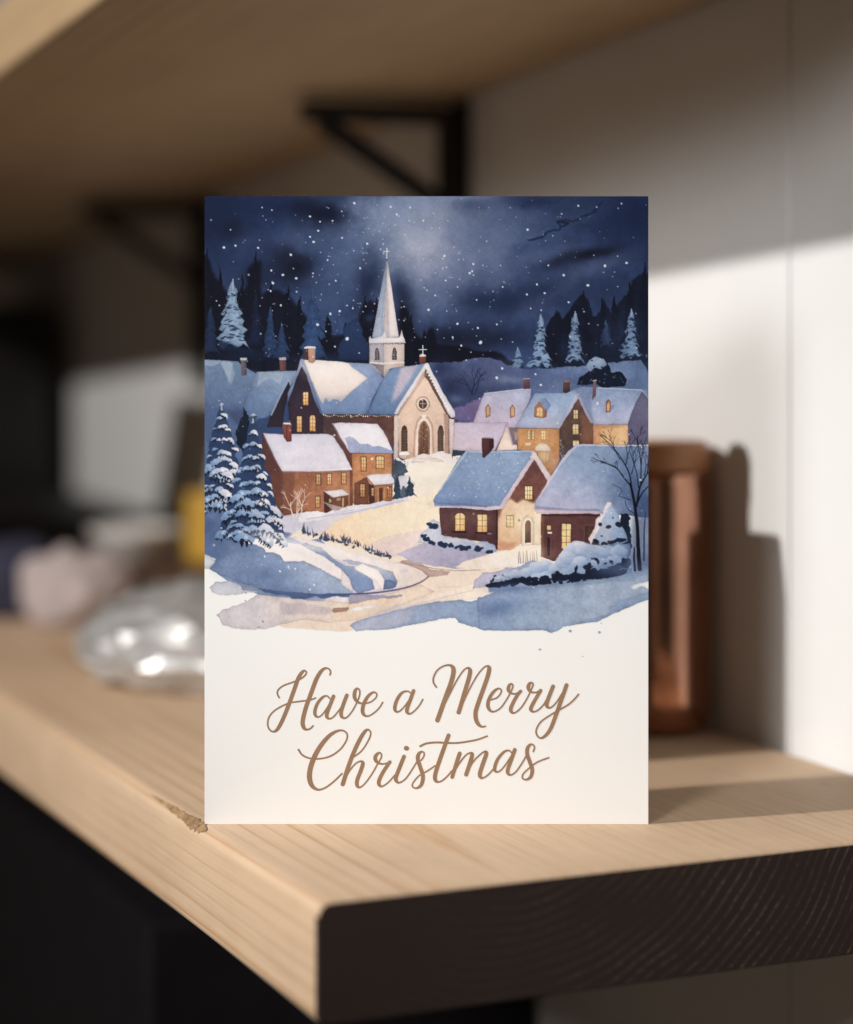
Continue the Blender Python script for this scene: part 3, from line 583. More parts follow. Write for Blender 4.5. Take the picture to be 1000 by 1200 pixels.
    W('G:-30,1040 -20,1000 60,985 100,960 150,925 200,930 250,965 270,900 330,830 380,800 440,805 490,825 540,830 640,830 770,815 775,900 740,970 640,990 560,1020 400,1060 200,1080 0,1100', (158, 174, 206), (120, 142, 186), 'G:300,850 600,1000', wob=.9, rag=2, edge=.12)
    W('G:330,830 380,800 440,805 470,830 430,850 380,860 310,910 280,950 250,965 270,900', (222, 214, 224), op=.8, edge=.05); W('G:95,965 150,925 200,930 250,965 200,965 140,975', (232, 220, 224), op=.85, edge=.05)
    W('G:500,790 530,700 540,640 575,610 600,540 620,525 650,560 665,600 690,630 700,680 740,740 755,800 700,825 600,830 520,820', (170, 184, 212), (128, 150, 192), 'G:540,640 720,800', wob=.9, rag=2, edge=.12)
    W('G:480,790 520,710 530,650 580,610 590,560 610,525 640,535 600,600 570,660 550,720 510,790 500,830', (236, 218, 222), op=.9, wob=.6, edge=.05)
    dk2 = (28, 36, 62)
    for (x, y, a, b_, rt) in [(620, 702, 22, 13, 0), (690, 690, 26, 18, 25), (740, 680, 26, 40, 10), (560, 685, 14, 14, 0), (570, 768, 9, 6, 0), (680, 800, 70, 16, -8), (590, 830, 24, 22, 0), (530, 805, 26, 14, 30), (590, 965, 14, 12, 0), (650, 640, 5, 8, 0),
                              (470, 980, 34, 20, -40), (520, 930, 26, 10, 20), (540, 945, 10, 20, 0), (390, 1000, 10, 34, 5), (520, 1040, 60, 30, 0), (620, 1020, 70, 34, -5), (700, 1000, 60, 40, -20), (740, 960, 40, 30, -30), (450, 1050, 60, 24, 0), (380, 1060, 50, 26, 0), (300, 1060, 46, 24, 0), (245, 1050, 30, 36, 0), (640, 1058, 60, 22, -8), (540, 1080, 36, 14, 0),
                              (170, 1080, 40, 36, 0), (110, 1090, 46, 30, 0), (60, 1085, 40, 30, 0), (10, 1075, 40, 24, 0), (-50, 1090, 40, 26, 0), (-110, 1100, 36, 24, 0), (-165, 1110, 44, 22, 0), (-210, 1118, 34, 16, 0), (640, 950, 20, 12, 60), (480, 1020, 24, 26, 0)]:
        dot(610 + x / 6, 500 + y / 6, a / 6, dk2, .95, b_ / 6, rt)
    for i in range(70):
        x = r.uniform(-210, 760); dot(610 + x / 6, 500 + (1085 - max(0, x - 300) * .11 + r.uniform(-34, 14)) / 6, r.uniform(1, 3.2), dk2, .9, r.uniform(.8, 2.4), r.uniform(0, 90))
    for (x, y) in [(500, 1010), (560, 990), (680, 985), (720, 1000), (600, 1000)]:
        line('G:%d,%d %d,%d %d,%d' % (x - 22, y + 6, x, y - 8, x + 24, y - 2), .9, (120, 140, 182), .8)
    for (x, y, a, b_) in [(-150, 1075, 40, 30), (-90, 1055, 44, 36), (-30, 1040, 44, 36), (40, 1030, 50, 40), (110, 1000, 60, 50), (170, 980, 60, 44), (240, 1000, 44, 44), (300, 960, 60, 60), (370, 880, 70, 60), (330, 930, 60, 60), (450, 870, 70, 50), (520, 890, 80, 60), (600, 880, 80, 50), (690, 880, 70, 50), (420, 960, 60, 50), (560, 960, 70, 40), (660, 940, 60, 40)]:
        q = [(x + a * np.cos(t) * r.uniform(.9, 1.1), y + b_ * np.sin(t) * r.uniform(.9, 1.1) * (.62 if np.sin(t) > 0 else 1)) for t in np.linspace(0, 2 * np.pi, 13)[:-1]]
        P_ = np.array([(610 + u / 6, 500 + v_ / 6) for u, v_ in q])
        hi = (206, 210, 226) if x < 480 else (168, 184, 212)
        W(P_, hi, (132, 152, 194), (610 + (x - a * .3) / 6, 500 + (y - b_) / 6, 610 + (x + a * .2) / 6, 500 + (y + b_ * .7) / 6), wob=.9, rag=1.2, edge=.05, sm=1, op=.85)
    for (x, y, a, b_, rt) in [(170, 1082, 40, 30, 0), (110, 1092, 46, 26, 0), (60, 1088, 40, 26, 0), (0, 1082, 40, 24, 0), (-60, 1096, 40, 24, 0), (-120, 1106, 36, 22, 0), (-175, 1114, 40, 18, 0), (250, 1052, 30, 36, 0), (310, 1060, 46, 24, 0), (390, 1050, 50, 34, 0), (395, 1000, 9, 34, 8), (470, 985, 34, 16, -42), (525, 930, 26, 9, 18), (545, 948, 9, 20, 0), (500, 1030, 50, 34, 0), (600, 1030, 70, 26, -4), (690, 1010, 60, 34, -18), (745, 960, 34, 36, -30), (594, 965, 13, 11, 0), (640, 950, 20, 8, 50), (480, 1015, 20, 30, 0)]:
        for q in range(5):
            dot(610 + (x + r.uniform(-.7, .7) * a) / 6, 500 + (y + r.uniform(-.6, .6) * b_) / 6, a / 6 * r.uniform(.3, .62), dk2, .95, b_ / 6 * r.uniform(.4, .8), rt + r.uniform(-20, 20))
    blob(690, 545, 40, 16, (134, 154, 194), .35, clip='G:390,125 900,120 900,640 560,610 330,605 110,605 92,570 200,380'); blob(660, 590, 34, 8, (186, 180, 206), .5, clip='G:390,125 900,120 900,640 560,610 330,605 110,605 92,570 200,380')
    # bare tree right
    W('G:780,640 900,480 900,1010 800,1010 760,900', (62, 80, 126), op=.7, soft=5); W('G:740,900 900,900 900,1020 760,1040', (92, 112, 158), op=.6, soft=4)
    tk = (26, 26, 42)
    line('G:838,1000 828,860 822,700 808,590 792,480 770,400', 5, tk, w2=2.4, sm=1); line('G:805,1010 798,940 800,850', 3, tk, w2=1.4, sm=1); line('G:868,940 870,700 880,600', 2.2, (44, 52, 86), .8, w2=1)
    line('G:815,560 835,430 850,400 895,320', 2.6, tk, w2=1.4, sm=1); line('G:820,540 850,470 895,420', 1.8, tk, w2=1.1, sm=1); line('G:770,410 720,350 680,290 620,265 550,240 500,215', 1.6, tk, w2=.6, sm=1)
    line('G:780,420 770,340 740,270 660,150 560,60', 1.9, tk, w2=.7, sm=1); line('G:830,430 820,340 800,260 770,180', 1.2, tk, w2=.6, sm=1); line('G:845,400 850,260 830,150 820,60', 1.4, tk, w2=.6, sm=1); line('G:775,515 730,500 700,490', .9, tk, w2=.5, sm=1); line('G:690,490 720,440 660,410 640,400', .6, tk, .8, w2=.4, sm=1); line('G:800,610 750,580 735,520', .8, tk, w2=.5, sm=1)
    for (x, y, a, L, w, s) in [(700, 230, -30, 14, 1.0, 1), (740, 270, 8, 15, 1.2, 2), (660, 150, -20, 12, .9, 3), (780, 330, 25, 16, 1.1, 4), (850, 270, 12, 15, 1.1, 5), (830, 150, -8, 12, .9, 6), (680, 290, -62, 11, .9, 7), (870, 340, 22, 14, 1.1, 8), (600, 255, -60, 8, .7, 10), (800, 260, -10, 12, .9, 12), (890, 320, 5, 14, 1, 13), (720, 340, -40, 10, .8, 14)]:
        bare(610 + x / 6, 500 + y / 6, a, L * .8, w, tk, 100 + s, 3, .92, 22, .78)
    # ---------- blue foreground snow
    W('M:50,715 80,690 200,655 400,605 560,575 700,565 760,575 1000,510 1100,480 1300,470 1600,430 1810,380 1810,560 1700,600 1500,690 1300,720 1220,755 1180,740 1000,745 850,745 750,715 690,695 665,668 560,680 420,710 250,742 150,740 90,750', (148, 162, 196), (134, 154, 190), 'M:300,680 1100,600', tex=.07, wob=.7, edge=.12, cover=True)
    W('M:60,712 200,660 420,610 400,690 250,735 90,745', (186, 182, 200), op=.6, soft=3, clip='M:50,715 80,690 200,655 400,605 560,575 665,668 560,680 250,742 150,740 90,750')
    W('Q:0,300 100,265 250,238 400,230 700,205 860,190 975,150 975,270 900,290 800,320 800,345 745,355 770,370 740,395 600,430 480,465 425,495 370,470 200,485 0,470', (134, 152, 188), (154, 168, 196), 'Q:150,350 700,300', tex=.07, wob=.9, rag=2.2, edge=.14, cover=True)
    blob(585, 712, 26, 9, (96, 118, 168), .7, -10); blob(600, 690, 20, 6, (104, 126, 174), .5); blob(730, 668, 30, 10, (112, 134, 178), .5)
    W('Q:875,225 920,215 975,205 975,245 940,232 890,248', (252, 248, 244), wob=.7, rag=1.5)
    for (x, y, s) in [(528, 485, 1.9), (695, 492, 1.7), (355, 590, 1.5), (600, 633, 1.3), (842, 322, 1.4), (706, 440, .8), (740, 272, 1.6), (758, 252, 1.1)]:
        ox, oy = 560 + x / 4.878, 640 + y / 4.878
        dot(ox, oy, s, (132, 150, 190), .95, s * .85); dot(ox + .2, oy + .1, s * .55, (150, 168, 202), .7)
        b = box(np.array([[ox - s, oy - s], [ox + s, oy + s]]), .5); COV[b] = np.maximum(COV[b], (np.hypot(XX[b] - ox, YY[b] - oy) < s * 1.05).astype(np.float32))
    for (x, y, s) in [(378, 712, 1.5), (350, 750, 1.2), (358, 682, .7), (265, 577, 1.0), (268, 525, 1.1)]:
        dot(240 + x / 5.556, 600 + y / 5.556, s, (146, 152, 184), .9)
        ox, oy = 240 + x / 5.556, 600 + y / 5.556
        b = box(np.array([[ox - s, oy - s], [ox + s, oy + s]]), .5); COV[b] = np.maximum(COV[b], (np.hypot(XX[b] - ox, YY[b] - oy) < s * 1.05).astype(np.float32))
    # ---------- big snowy firs left
    W('L:258,420 250,300 285,220 300,105 330,170 345,250 340,420 300,480', (34, 42, 64), (30, 38, 60), 'L:300,110 300,460', wob=1.5, rag=3)
    fir(130, 85, 930, [(10, .0), (38, .12), (72, .2), (100, .3), (140, .42), (150, .55), (170, .7), (190, .85), (200, 1.0)], 61, -.1)
    fir(375, 190, 1130, [(10, .0), (36, .07), (58, .16), (86, .27), (122, .38), (160, .5), (196, .63), (240, .77), (300, .9), (310, 1.0)], 62, .25)
    # twiggy pale bush before the brown house
    pk = (232, 210, 190)
    for (x, a, s, L) in [(690, -8, 1, 13), (720, 6, 2, 14), (700, -28, 3, 9), (712, 22, 6, 9), (758, 2, 5, 14)]:
        bare(240 + x / 6.667, 460 + 975 / 6.667, a, L, 1.3, pk, 70 + s, 3, .92, 24, .72)
    # dark grasses along the bank
    for i in range(120):
        t = r.rand(); x = 352 + 108 * t; y = 622 + 30 * t + r.uniform(-2, 2) + 6 * np.sin(t * 9) * .4
        if r.rand() < .25:
            continue
        line([(x, y), (x + r.uniform(-2, 2.5), y - r.uniform(3, 10) * (1.1 - .5 * t))], r.uniform(1, 2.2), (58, 70, 104), .85, w2=.4)
    for i in range(50):
        t = r.rand(); dot(355 + 104 * t, 623 + 30 * t + r.uniform(-2, 2), r.uniform(1, 2.4), (62, 74, 110), .85, r.uniform(.8, 1.5), 20)
    # warm light spilling from doors and windows
    for a in [(612, 614, 11, 14, (255, 226, 178), .30, 0), (618, 648, 24, 7, (255, 234, 204), .45, 0), (540, 608, 14, 9, (255, 206, 140), .14, 0), (567, 610, 14, 9, (255, 206, 140), .14, 0), (708, 628, 9, 14, (255, 206, 140), .14, 0),
              (640, 505, 20, 16, (255, 200, 128), .16, 0), (716, 508, 18, 9, (255, 196, 124), .22, 0), (396, 572, 22, 9, (255, 200, 136), .14, 0), (447, 555, 14, 12, (255, 210, 150), .14, 0), (497, 505, 26, 24, (255, 220, 184), .16, 0), (660, 452, 12, 6, (255, 220, 170), .1, 0)]:
        blob(*a)
    # rounded modelling of the banks and roofs
    for a in [(330, 688, 44, 8, (92, 112, 158), .35, 8), (285, 655, 26, 10, (150, 166, 202), .30, 20), (352, 640, 36, 6, (255, 246, 240), .55, 14), (395, 650, 22, 6, (255, 244, 236), .5, 24), (440, 668, 30, 7, (255, 244, 234), .5, 8), (310, 626, 22, 5, (250, 240, 238), .4, 8),
              (560, 556, 34, 12, (150, 170, 206), .28, -10), (540, 588, 34, 6, (96, 116, 166), .35, 0), (680, 540, 36, 12, (148, 166, 202), .3, 0), (360, 527, 26, 6, (240, 234, 240), .4, 0), (425, 510, 20, 5, (244, 238, 240), .5, 0),
              (380, 436, 26, 9, (255, 242, 232), .5, 8), (600, 445, 22, 6, (196, 206, 226), .3, 0), (720, 690, 30, 8, (150, 168, 198), .4, -12), (650, 722, 50, 7, (160, 176, 202), .4, -8), (470, 715, 40, 6, (160, 168, 194), .4, -8)]:
        blob(*a)
    # ---------- snowfall
    snow = np.random.RandomState(12)
    fixed = [(674, 31, 7), (838, 47, 6), (866, 82, 6), (926, 50, 5), (474, 90, 6), (520, 114, 5), (576, 110, 5), (511, 155, 6), (490, 205, 7), (474, 182, 6), (388, 263, 7), (300, 334, 6), (352, 354, 7), (307, 391, 7), (412, 369, 7), (297, 427, 6), (343, 491, 6), (566, 529, 7), (608, 517, 7), (508, 578, 8), (641, 642, 10), (86, 230, 7), (138, 222, 6), (241, 232, 6), (732, 213, 6), (554, 287, 5), (700, 324, 6), (619, 187, 5), (590, 380, 5), (116, 150, 4)]
    for (x, y, s) in fixed:
        dot(240 + x / 3.846, 230 + y / 3.846, s / 4.6, (222, 226, 238), .95, s / 5.6, snow.uniform(0, 180))
    fixed = [(80, 268, 7), (194, 346, 7), (210, 305, 6), (727, 400, 8), (803, 313, 8), (901, 300, 7), (243, 658, 10), (139, 574, 7), (316, 577, 5), (452, 442, 6), (497, 397, 6), (532, 436, 6), (618, 355, 7), (455, 150, 7), (684, 42, 6), (316, 818, 8), (117, 636, 6), (231, 593, 6), (156, 672, 6), (8, 512, 7), (86, 379, 5), (343, 408, 5), (549, 311, 5), (640, 477, 6), (340, 775, 7), (491, 801, 6), (514, 850, 7), (770, 933, 8)]
    for (x, y, s) in fixed:
        dot(500 + x / 3.846, 230 + y / 3.846, s / 4.6, (218, 222, 236), .95, s / 5.6, snow.uniform(0, 180))
    n = 0
    while n < 420:
        x = snow.uniform(242, 758); y = snow.uniform(232, 425)
        if snow.rand() > .25 + .75 * np.exp(-(((x - 470) / 130) ** 2 + ((y - 330) / 80) ** 2)):
            continue
        n += 1
        dot(x, y, abs(snow.normal(.35, .28)) + .2, (212, 218, 234), snow.uniform(.45, .95))
    for i in range(160):
        x = snow.uniform(245, 755); y = snow.uniform(420, 690)
        dot(x, y, abs(snow.normal(.35, .25)) + .2, (246, 242, 242), snow.uniform(.35, .9), rot=snow.uniform(0, 180))
    for i in range(34):
        x = snow.uniform(0, 1); y = snow.uniform(0, 1)
        dot(523 + x * 70 + (1 - y) * 26, 535 + y * 48, snow.uniform(.4, 1.0), (226, 230, 242), .85, .5, snow.uniform(0, 180))
    for (x, y) in [(390, 288), (545, 355), (590, 368), (712, 474), (685, 504), (490, 385)]:
        dot(240 + x / 5.556, 600 + y / 5.556, 1.3, (232, 230, 240), .95, 1.0, 50)


def fir(cx, yt, yb, prof, seed, lit):
    """large fir in tile-L units: boughs painted from the bottom up, dark fingers under a cap of snow"""
    r = np.random.RandomState(seed)
    ox, oy, k = TILES['L']
    H = yb - yt
    fr = [p[1] for p in prof]; wd = [p[0] for p in prof]

    def T(q):
        return [(ox + x / k, oy + y / k) for x, y in q]
    n = 22
    L_, R_ = [], []
    for i in range(n):
        f = i / (n - 1); w = np.interp(f, fr, wd) * .86
        L_.append((cx - w * r.uniform(.86, 1.0), yt + f * H * .97)); R_.append((cx + w * r.uniform(.86, 1.0), yt + f * H * .97))
    wash(T(L_[::-1] + R_), (52, 70, 112), wob=1.2, rag=2.5, edge=.05)
    rows = 10
    for j in range(rows, -1, -1):
        f = (j / rows) ** .9
        w = np.interp(f, fr, wd); y0 = yt + f * H
        m = max(1, int(1.6 + w / 38))
        order = list(range(m)); r.shuffle(order)
        for i in order:
            u = ((i + .5 + r.uniform(-.3, .3)) / m * 2 - 1) if m > 1 else 0
            a = r.uniform(20, 60) * (.5 + .95 * f)
            x = cx + u * w * .86; y = y0 + abs(u) ** 1.4 * w * .17 + r.uniform(-44, 30) * (.3 + f) - (a * .3 if j == rows else 0)
            sl = u * 38 + r.uniform(-14, 14); ca, sa = np.cos(np.radians(sl)), np.sin(np.radians(sl))

            def Q(q):
                return T([(x + (X * ca - Y * sa), y + (X * sa + Y * ca)) for X, Y in q])
            # dark needles: fingers hanging below the cap
            nf = r.randint(4, 7); low = []
            for q in range(nf * 2 + 1):
                X = a * (1 - q / nf)
                low.append((X, a * (.80 + r.uniform(-.08, .24)) * (1 - .35 * (X / a) ** 2) if q % 2 else a * r.uniform(.14, .34)))
            if r.rand() < .86 or j == rows:
                dkc = np.array((30, 40, 64)) + r.uniform(-4, 14)
                wash(Q([(-a, -.1 * a), (0, -.35 * a), (a, -.1 * a)] + low), dkc, wob=1.0, rag=1.5, edge=.06, tex=.1)
            # snow cap
            hh = r.uniform(.75, 1.2)
            top = [(-a * 1.1, .16 * a), (-a * .8, -.3 * a * hh), (-a * .3, -.62 * a * hh), (a * .25, -.64 * a * hh), (a * .8, -.32 * a * hh), (a * 1.12, .14 * a)]
            under = [(a * .8, r.uniform(.2, .5) * a), (a * .5, r.uniform(-.1, .2) * a), (a * .15, r.uniform(.2, .5) * a), (-a * .2, r.uniform(-.12, .2) * a), (-a * .5, r.uniform(.2, .48) * a), (-a * .8, r.uniform(.0, .3) * a)]
            lt = np.clip((u - lit) * 1.1 + .45 + r.uniform(-.35, .35), 0, 1)
            c1 = np.array((150, 174, 212)) * (1 - lt) + np.array((238, 228, 228)) * lt
            c2 = np.array((112, 140, 190)) * (1 - lt) + np.array((176, 186, 216)) * lt
            g = (ox + (x + a * .3) / k, oy + (y - a * .6) / k, ox + (x - a * .3) / k, oy + (y + a * .35) / k)
            wash(Q(top + under), c1, c2, g, wob=1.0, rag=2.0, edge=.08, tex=.06, sm=1)
            if r.rand() < .45:
                b_ = a * r.uniform(.2, .42); X = r.uniform(-.4, .6) * a
                wash(Q([(X - b_, .05 * a), (X, -.35 * a), (X + b_ * 1.2, -.1 * a), (X + b_ * .5, .12 * a)]), (246, 236, 232) if lt > .4 else (176, 196, 226), wob=.9, edge=.04, sm=1)
    # leader
    wash(T([(cx - 9, yt + 46), (cx - 4, yt + 12), (cx, yt - 6), (cx + 6, yt + 16), (cx + 13, yt + 48), (cx, yt + 54)]), (214, 222, 236), (170, 190, 220), (ox + cx / k, oy + yt / k, ox + cx / k, oy + (yt + 50) / k), wob=.8, sm=1)


def painted():
    """returns colour (sRGB 0..1) and coverage on a half-size grid, row 0 at the top"""
    paint()
    v = IMG.mean(-1)
    mid = np.clip(v * (1 - v) * 4, .25, 1)
    back = np.abs(fbm(22, 5, .6)) ** .6                     # backruns where washes dried unevenly
    IMG[...] *= (1 + mid * (.05 * GRAIN + .03 * NZ_S + .035 * NZ_M + .06 * (back - .38)))[..., None]
    lum = IMG @ np.array([.3, .59, .11], np.float32)
    IMG[...] = lum[..., None] + (IMG - lum[..., None]) * .84
    IMG[...] = np.clip(IMG, 0, 1)
    warm = np.clip((IMG[..., 0] - IMG[..., 2]) * 2.2, 0, 1)[..., None]
    IMG[...] = IMG * (1 - .16 * warm) + lum[..., None] * .16 * warm + np.array([.012, -.004, .006], np.float32) * warm
    cool = np.clip((IMG[..., 2] - IMG[..., 0]) * 3, 0, 1)
    IMG[..., 0] += .004 * cool; IMG[..., 1] += .006 * cool; IMG[..., 2] -= .022 * cool
    s = IMG * IMG * (3 - 2 * IMG)
    IMG[...] = IMG * .72 + s * .28
    # everything above the ragged lower rim is printed
    k = int((690 - PY0) * SS)
    fill = np.maximum.accumulate(COV[::-1], 0)[::-1]
    COV[:k] = np.maximum(COV[:k], fill[:k])
    h, w = CH // 2 * 2, CW // 2 * 2
    a = IMG[:h, :w].reshape(h // 2, 2, w // 2, 2, 3).mean((1, 3))
    c = COV[:h, :w].reshape(h // 2, 2, w // 2, 2).mean((1, 3))
    return np.clip(a, 0, 1), c
# ======================================================================
# ---- the scene: a Christmas card standing on the end of a pine shelf ----
import bpy, bmesh, math
from mathutils import Vector, Matrix

S = bpy.context.scene
COL = S.collection
F_PX, CAM_H, HOR = 2680.0, 0.17105, 365.0
TH = math.atan(0.444)
C0 = Vector((-0.0318, 0.6615, 0.0))             # near corner of the shelf: local x runs to the wall, local y along the shelf
NX_, NY_ = math.cos(TH), math.sin(TH)
ROT = Matrix.Translation(C0) @ Matrix.Rotation(TH, 4, 'Z')


def at(px, py, Y):
    return Vector(((px - 500) / F_PX * Y, Y, CAM_H - (py - HOR) / F_PX * Y))


def loc(x, y, z=0.0):
    """shelf coordinates to world"""
    return ROT @ Vector((x, y, z))


# ---------------------------------------------------------------- materials
def mat(name):
    m = bpy.data.materials.new(name); m.use_nodes = True
    nt = m.node_tree
    return m, nt, nt.nodes['Principled BSDF']


def node(nt, typ, **kw):
    n = nt.nodes.new(typ)
    for k, v in kw.items():
        if k.startswith('i_'):
            n.inputs[k[2:].replace('_', ' ')].default_value = v
        else:
            setattr(n, k, v)
    return n


def ramp(nt, src, stops):
    r = nt.nodes.new('ShaderNodeValToRGB')
    e = r.color_ramp.elements
    while len(e) < len(stops):
        e.new(.5)
    for q, (p, c) in zip(e, stops):
        q.position = p; q.color = (*c, 1) if len(c) == 3 else c
    nt.links.new(src, r.inputs[0])
    return r.outputs[0]


def math_n(nt, op, a, b=None, c=None):
    n = nt.nodes.new('ShaderNodeMath'); n.operation = op
    for i, v in enumerate((a, b, c)):
        if v is None:
            continue
        if isinstance(v, (int, float)):
            n.inputs[i].default_value = v
        else:
            nt.links.new(v, n.inputs[i])
    return n.outputs[0]


def mixc(nt, f, a, b, mode='MIX'):
    n = nt.nodes.new('ShaderNodeMix'); n.data_type = 'RGBA'; n.blend_type = mode
    for i, v in ((0, f), (6, a), (7, b)):
        if isinstance(v, (int, float)):
            n.inputs[i].default_value = v
        elif isinstance(v, tuple):
            n.inputs[i].default_value = (*v, 1)
        else:
            nt.links.new(v, n.inputs[i])
    return n.outputs[2]


def noise(nt, vec, scale, detail=4, rough=.55, dist=0.0):
    n = node(nt, 'ShaderNodeTexNoise'); n.inputs['Scale'].default_value = scale
    n.inputs['Detail'].default_value = detail; n.inputs['Roughness'].default_value = rough; n.inputs['Distortion'].default_value = dist
    if vec is not None:
        nt.links.new(vec, n.inputs['Vector'])
    return n.outputs['Fac']


def objco(nt, scale=(1, 1, 1), off=(0, 0, 0)):
    t = node(nt, 'ShaderNodeTexCoord'); m = node(nt, 'ShaderNodeMapping')
    m.inputs['Scale'].default_value = scale; m.inputs['Location'].default_value = off
    nt.links.new(t.outputs['Object'], m.inputs['Vector'])
    return m.outputs['Vector']


def bump(nt, b, h, strength, dist=.001):
    n = node(nt, 'ShaderNodeBump'); n.inputs['Strength'].default_value = strength; n.inputs['Distance'].default_value = dist
    nt.links.new(h, n.inputs['Height']); nt.links.new(n.outputs['Normal'], b.inputs['Normal'])


def plain(name, col, rough=.6, metal=0.0, var=.12, scale=40, bmp=.1, spec=.5):
    m, nt, b = mat(name)
    v = objco(nt)
    f = noise(nt, v, scale, 5)
    c1 = tuple(x * (1 - var) for x in col); c2 = tuple(min(1, x * (1 + var)) for x in col)
    nt.links.new(ramp(nt, f, [(.3, c1), (.7, c2)]), b.inputs['Base Color'])
    b.inputs['Roughness'].default_value = rough; b.inputs['Metallic'].default_value = metal
    b.inputs['Specular IOR Level'].default_value = spec
    if bmp:
        bump(nt, b, noise(nt, v, scale * 6, 4), bmp, .0006)
    return m


def wood(name, cx, cz, light, mid, dark, end=False, spacing=.0045, line_w=1.0):
    """growth rings round an axis along the board; the same rings make the long grain and the end grain"""
    m, nt, b = mat(name)
    co = objco(nt)
    sep = node(nt, 'ShaderNodeSeparateXYZ'); nt.links.new(co, sep.inputs[0])
    slow = noise(nt, objco(nt, (7, .55, 7)), 1.0, 3)
    slow2 = noise(nt, objco(nt, (34, 2.2, 34), (3, 1, 7)), 1.0, 3)
    dx = math_n(nt, 'SUBTRACT', sep.outputs['X'], cx); dz = math_n(nt, 'SUBTRACT', sep.outputs['Z'], cz)
    r = math_n(nt, 'SQRT', math_n(nt, 'ADD', math_n(nt, 'MULTIPLY', dx, dx), math_n(nt, 'MULTIPLY', dz, dz)))
    r = math_n(nt, 'ADD', r, math_n(nt, 'MULTIPLY', slow, .016))
    r = math_n(nt, 'ADD', r, math_n(nt, 'MULTIPLY', slow2, .0035))
    ring = math_n(nt, 'FRACT', math_n(nt, 'DIVIDE', r, spacing))
    fib = noise(nt, objco(nt, (380, 4.5, 380)), 1.0, 4, .6)
    fibw = noise(nt, objco(nt, (1000, 22, 1000)), 1.0, 3, .6)
    blot = noise(nt, objco(nt, (14, 3.5, 14), (5, 2, 1)), 1.0, 4)
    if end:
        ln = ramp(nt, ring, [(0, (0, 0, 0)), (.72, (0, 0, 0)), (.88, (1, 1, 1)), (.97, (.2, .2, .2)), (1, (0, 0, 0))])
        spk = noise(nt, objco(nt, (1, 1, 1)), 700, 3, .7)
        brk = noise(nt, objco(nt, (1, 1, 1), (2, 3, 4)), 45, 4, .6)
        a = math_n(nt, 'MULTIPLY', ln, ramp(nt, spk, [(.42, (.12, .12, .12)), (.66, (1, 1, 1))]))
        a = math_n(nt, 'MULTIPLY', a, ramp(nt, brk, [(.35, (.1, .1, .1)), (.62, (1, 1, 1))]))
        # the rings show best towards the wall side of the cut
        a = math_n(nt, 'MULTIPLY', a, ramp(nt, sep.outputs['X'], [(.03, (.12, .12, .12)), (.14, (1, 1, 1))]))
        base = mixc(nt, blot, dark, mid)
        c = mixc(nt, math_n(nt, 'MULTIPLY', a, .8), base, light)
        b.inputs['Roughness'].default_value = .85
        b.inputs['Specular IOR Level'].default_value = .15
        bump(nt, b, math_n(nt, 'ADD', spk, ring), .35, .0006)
    else:
        wn = node(nt, 'ShaderNodeTexWhiteNoise'); wn.noise_dimensions = '1D'
        nt.links.new(math_n(nt, 'FLOOR', math_n(nt, 'DIVIDE', r, spacing)), wn.inputs['W'])
        late = ramp(nt, ring, [(0, (0, 0, 0)), (.50, (.03, .03, .03)), (.78, (.35, .35, .35)), (.92, (1, 1, 1)), (1, (0, 0, 0))])
        amt = math_n(nt, 'MULTIPLY', late, ramp(nt, slow, [(.3, (.6, .6, .6)), (.7, (1, 1, 1))]))
        amt = math_n(nt, 'MULTIPLY', amt, ramp(nt, wn.outputs['Value'], [(.15, (.30, .30, .30)), (.7, (1, 1, 1))]))
        amt = math_n(nt, 'MULTIPLY', amt, ramp(nt, sep.outputs['X'], [(.035, (1, 1, 1)), (.085, (.38, .38, .38))]))
        c = mixc(nt, math_n(nt, 'MULTIPLY', amt, line_w), light, dark)
        c = mixc(nt, ramp(nt, blot, [(.35, (0, 0, 0)), (.75, (.55, .55, .55))]), c, mid)
        c = mixc(nt, .30, c, ramp(nt, fib, [(.3, (.66, .62, .58)), (.62, (1, 1, 1))]), 'MULTIPLY')
        c = mixc(nt, .22, c, ramp(nt, fibw, [(.35, (.7, .66, .6)), (.6, (1, 1, 1))]), 'MULTIPLY')
        fleck = noise(nt, objco(nt, (95, 17, 95), (1, 4, 2)), 1.0, 2, .5)
        c = mixc(nt, ramp(nt, fleck, [(.70, (0, 0, 0)), (.78, (.45, .45, .45))]), c, tuple(x * .8 for x in dark))
        grime = noise(nt, objco(nt, (26, 11, 26), (7, 1, 3)), 1.0, 5, .65)
        c = mixc(nt, .5, c, ramp(nt, grime, [(.30, (.80, .77, .74)), (.55, (1, 1, 1))]), 'MULTIPLY')
        b.inputs['Roughness'].default_value = .62
        b.inputs['Specular IOR Level'].default_value = .3
        bump(nt, b, math_n(nt, 'ADD', math_n(nt, 'MULTIPLY', fib, .6), math_n(nt, 'MULTIPLY', late, .5)), .25, .0004)
    nt.links.new(c, b.inputs['Base Color'])
    return m


# ---------------------------------------------------------------- mesh helpers
def link(name, me, mats, parent=None, smooth_=False):
    o = bpy.data.objects.new(name, me); COL.objects.link(o)
    for m in (mats if isinstance(mats, (list, tuple)) else [mats]):
        me.materials.append(m)
    if parent:
        o.parent = parent
    if smooth_:
        me.polygons.foreach_set('use_smooth', [True] * len(me.polygons))
    return o


def from_bm(name, bm, mats, parent=None, smooth_=False):
    bmesh.ops.recalc_face_normals(bm, faces=bm.faces)
    me = bpy.data.meshes.new(name); bm.to_mesh(me); bm.free()
    return link(name, me, mats, parent, smooth_)


def empty(name, p, rz=0.0):
    o = bpy.data.objects.new(name, None); COL.objects.link(o)
    o.location = p; o.rotation_euler = (0, 0, rz); o.empty_display_size = .02
    return o


def tag(o, label, cat, group=None, kind=None):
    if label: o['label'] = label
    if cat: o['category'] = cat
    if group: o['group'] = group
    if kind: o['kind'] = kind
    return o


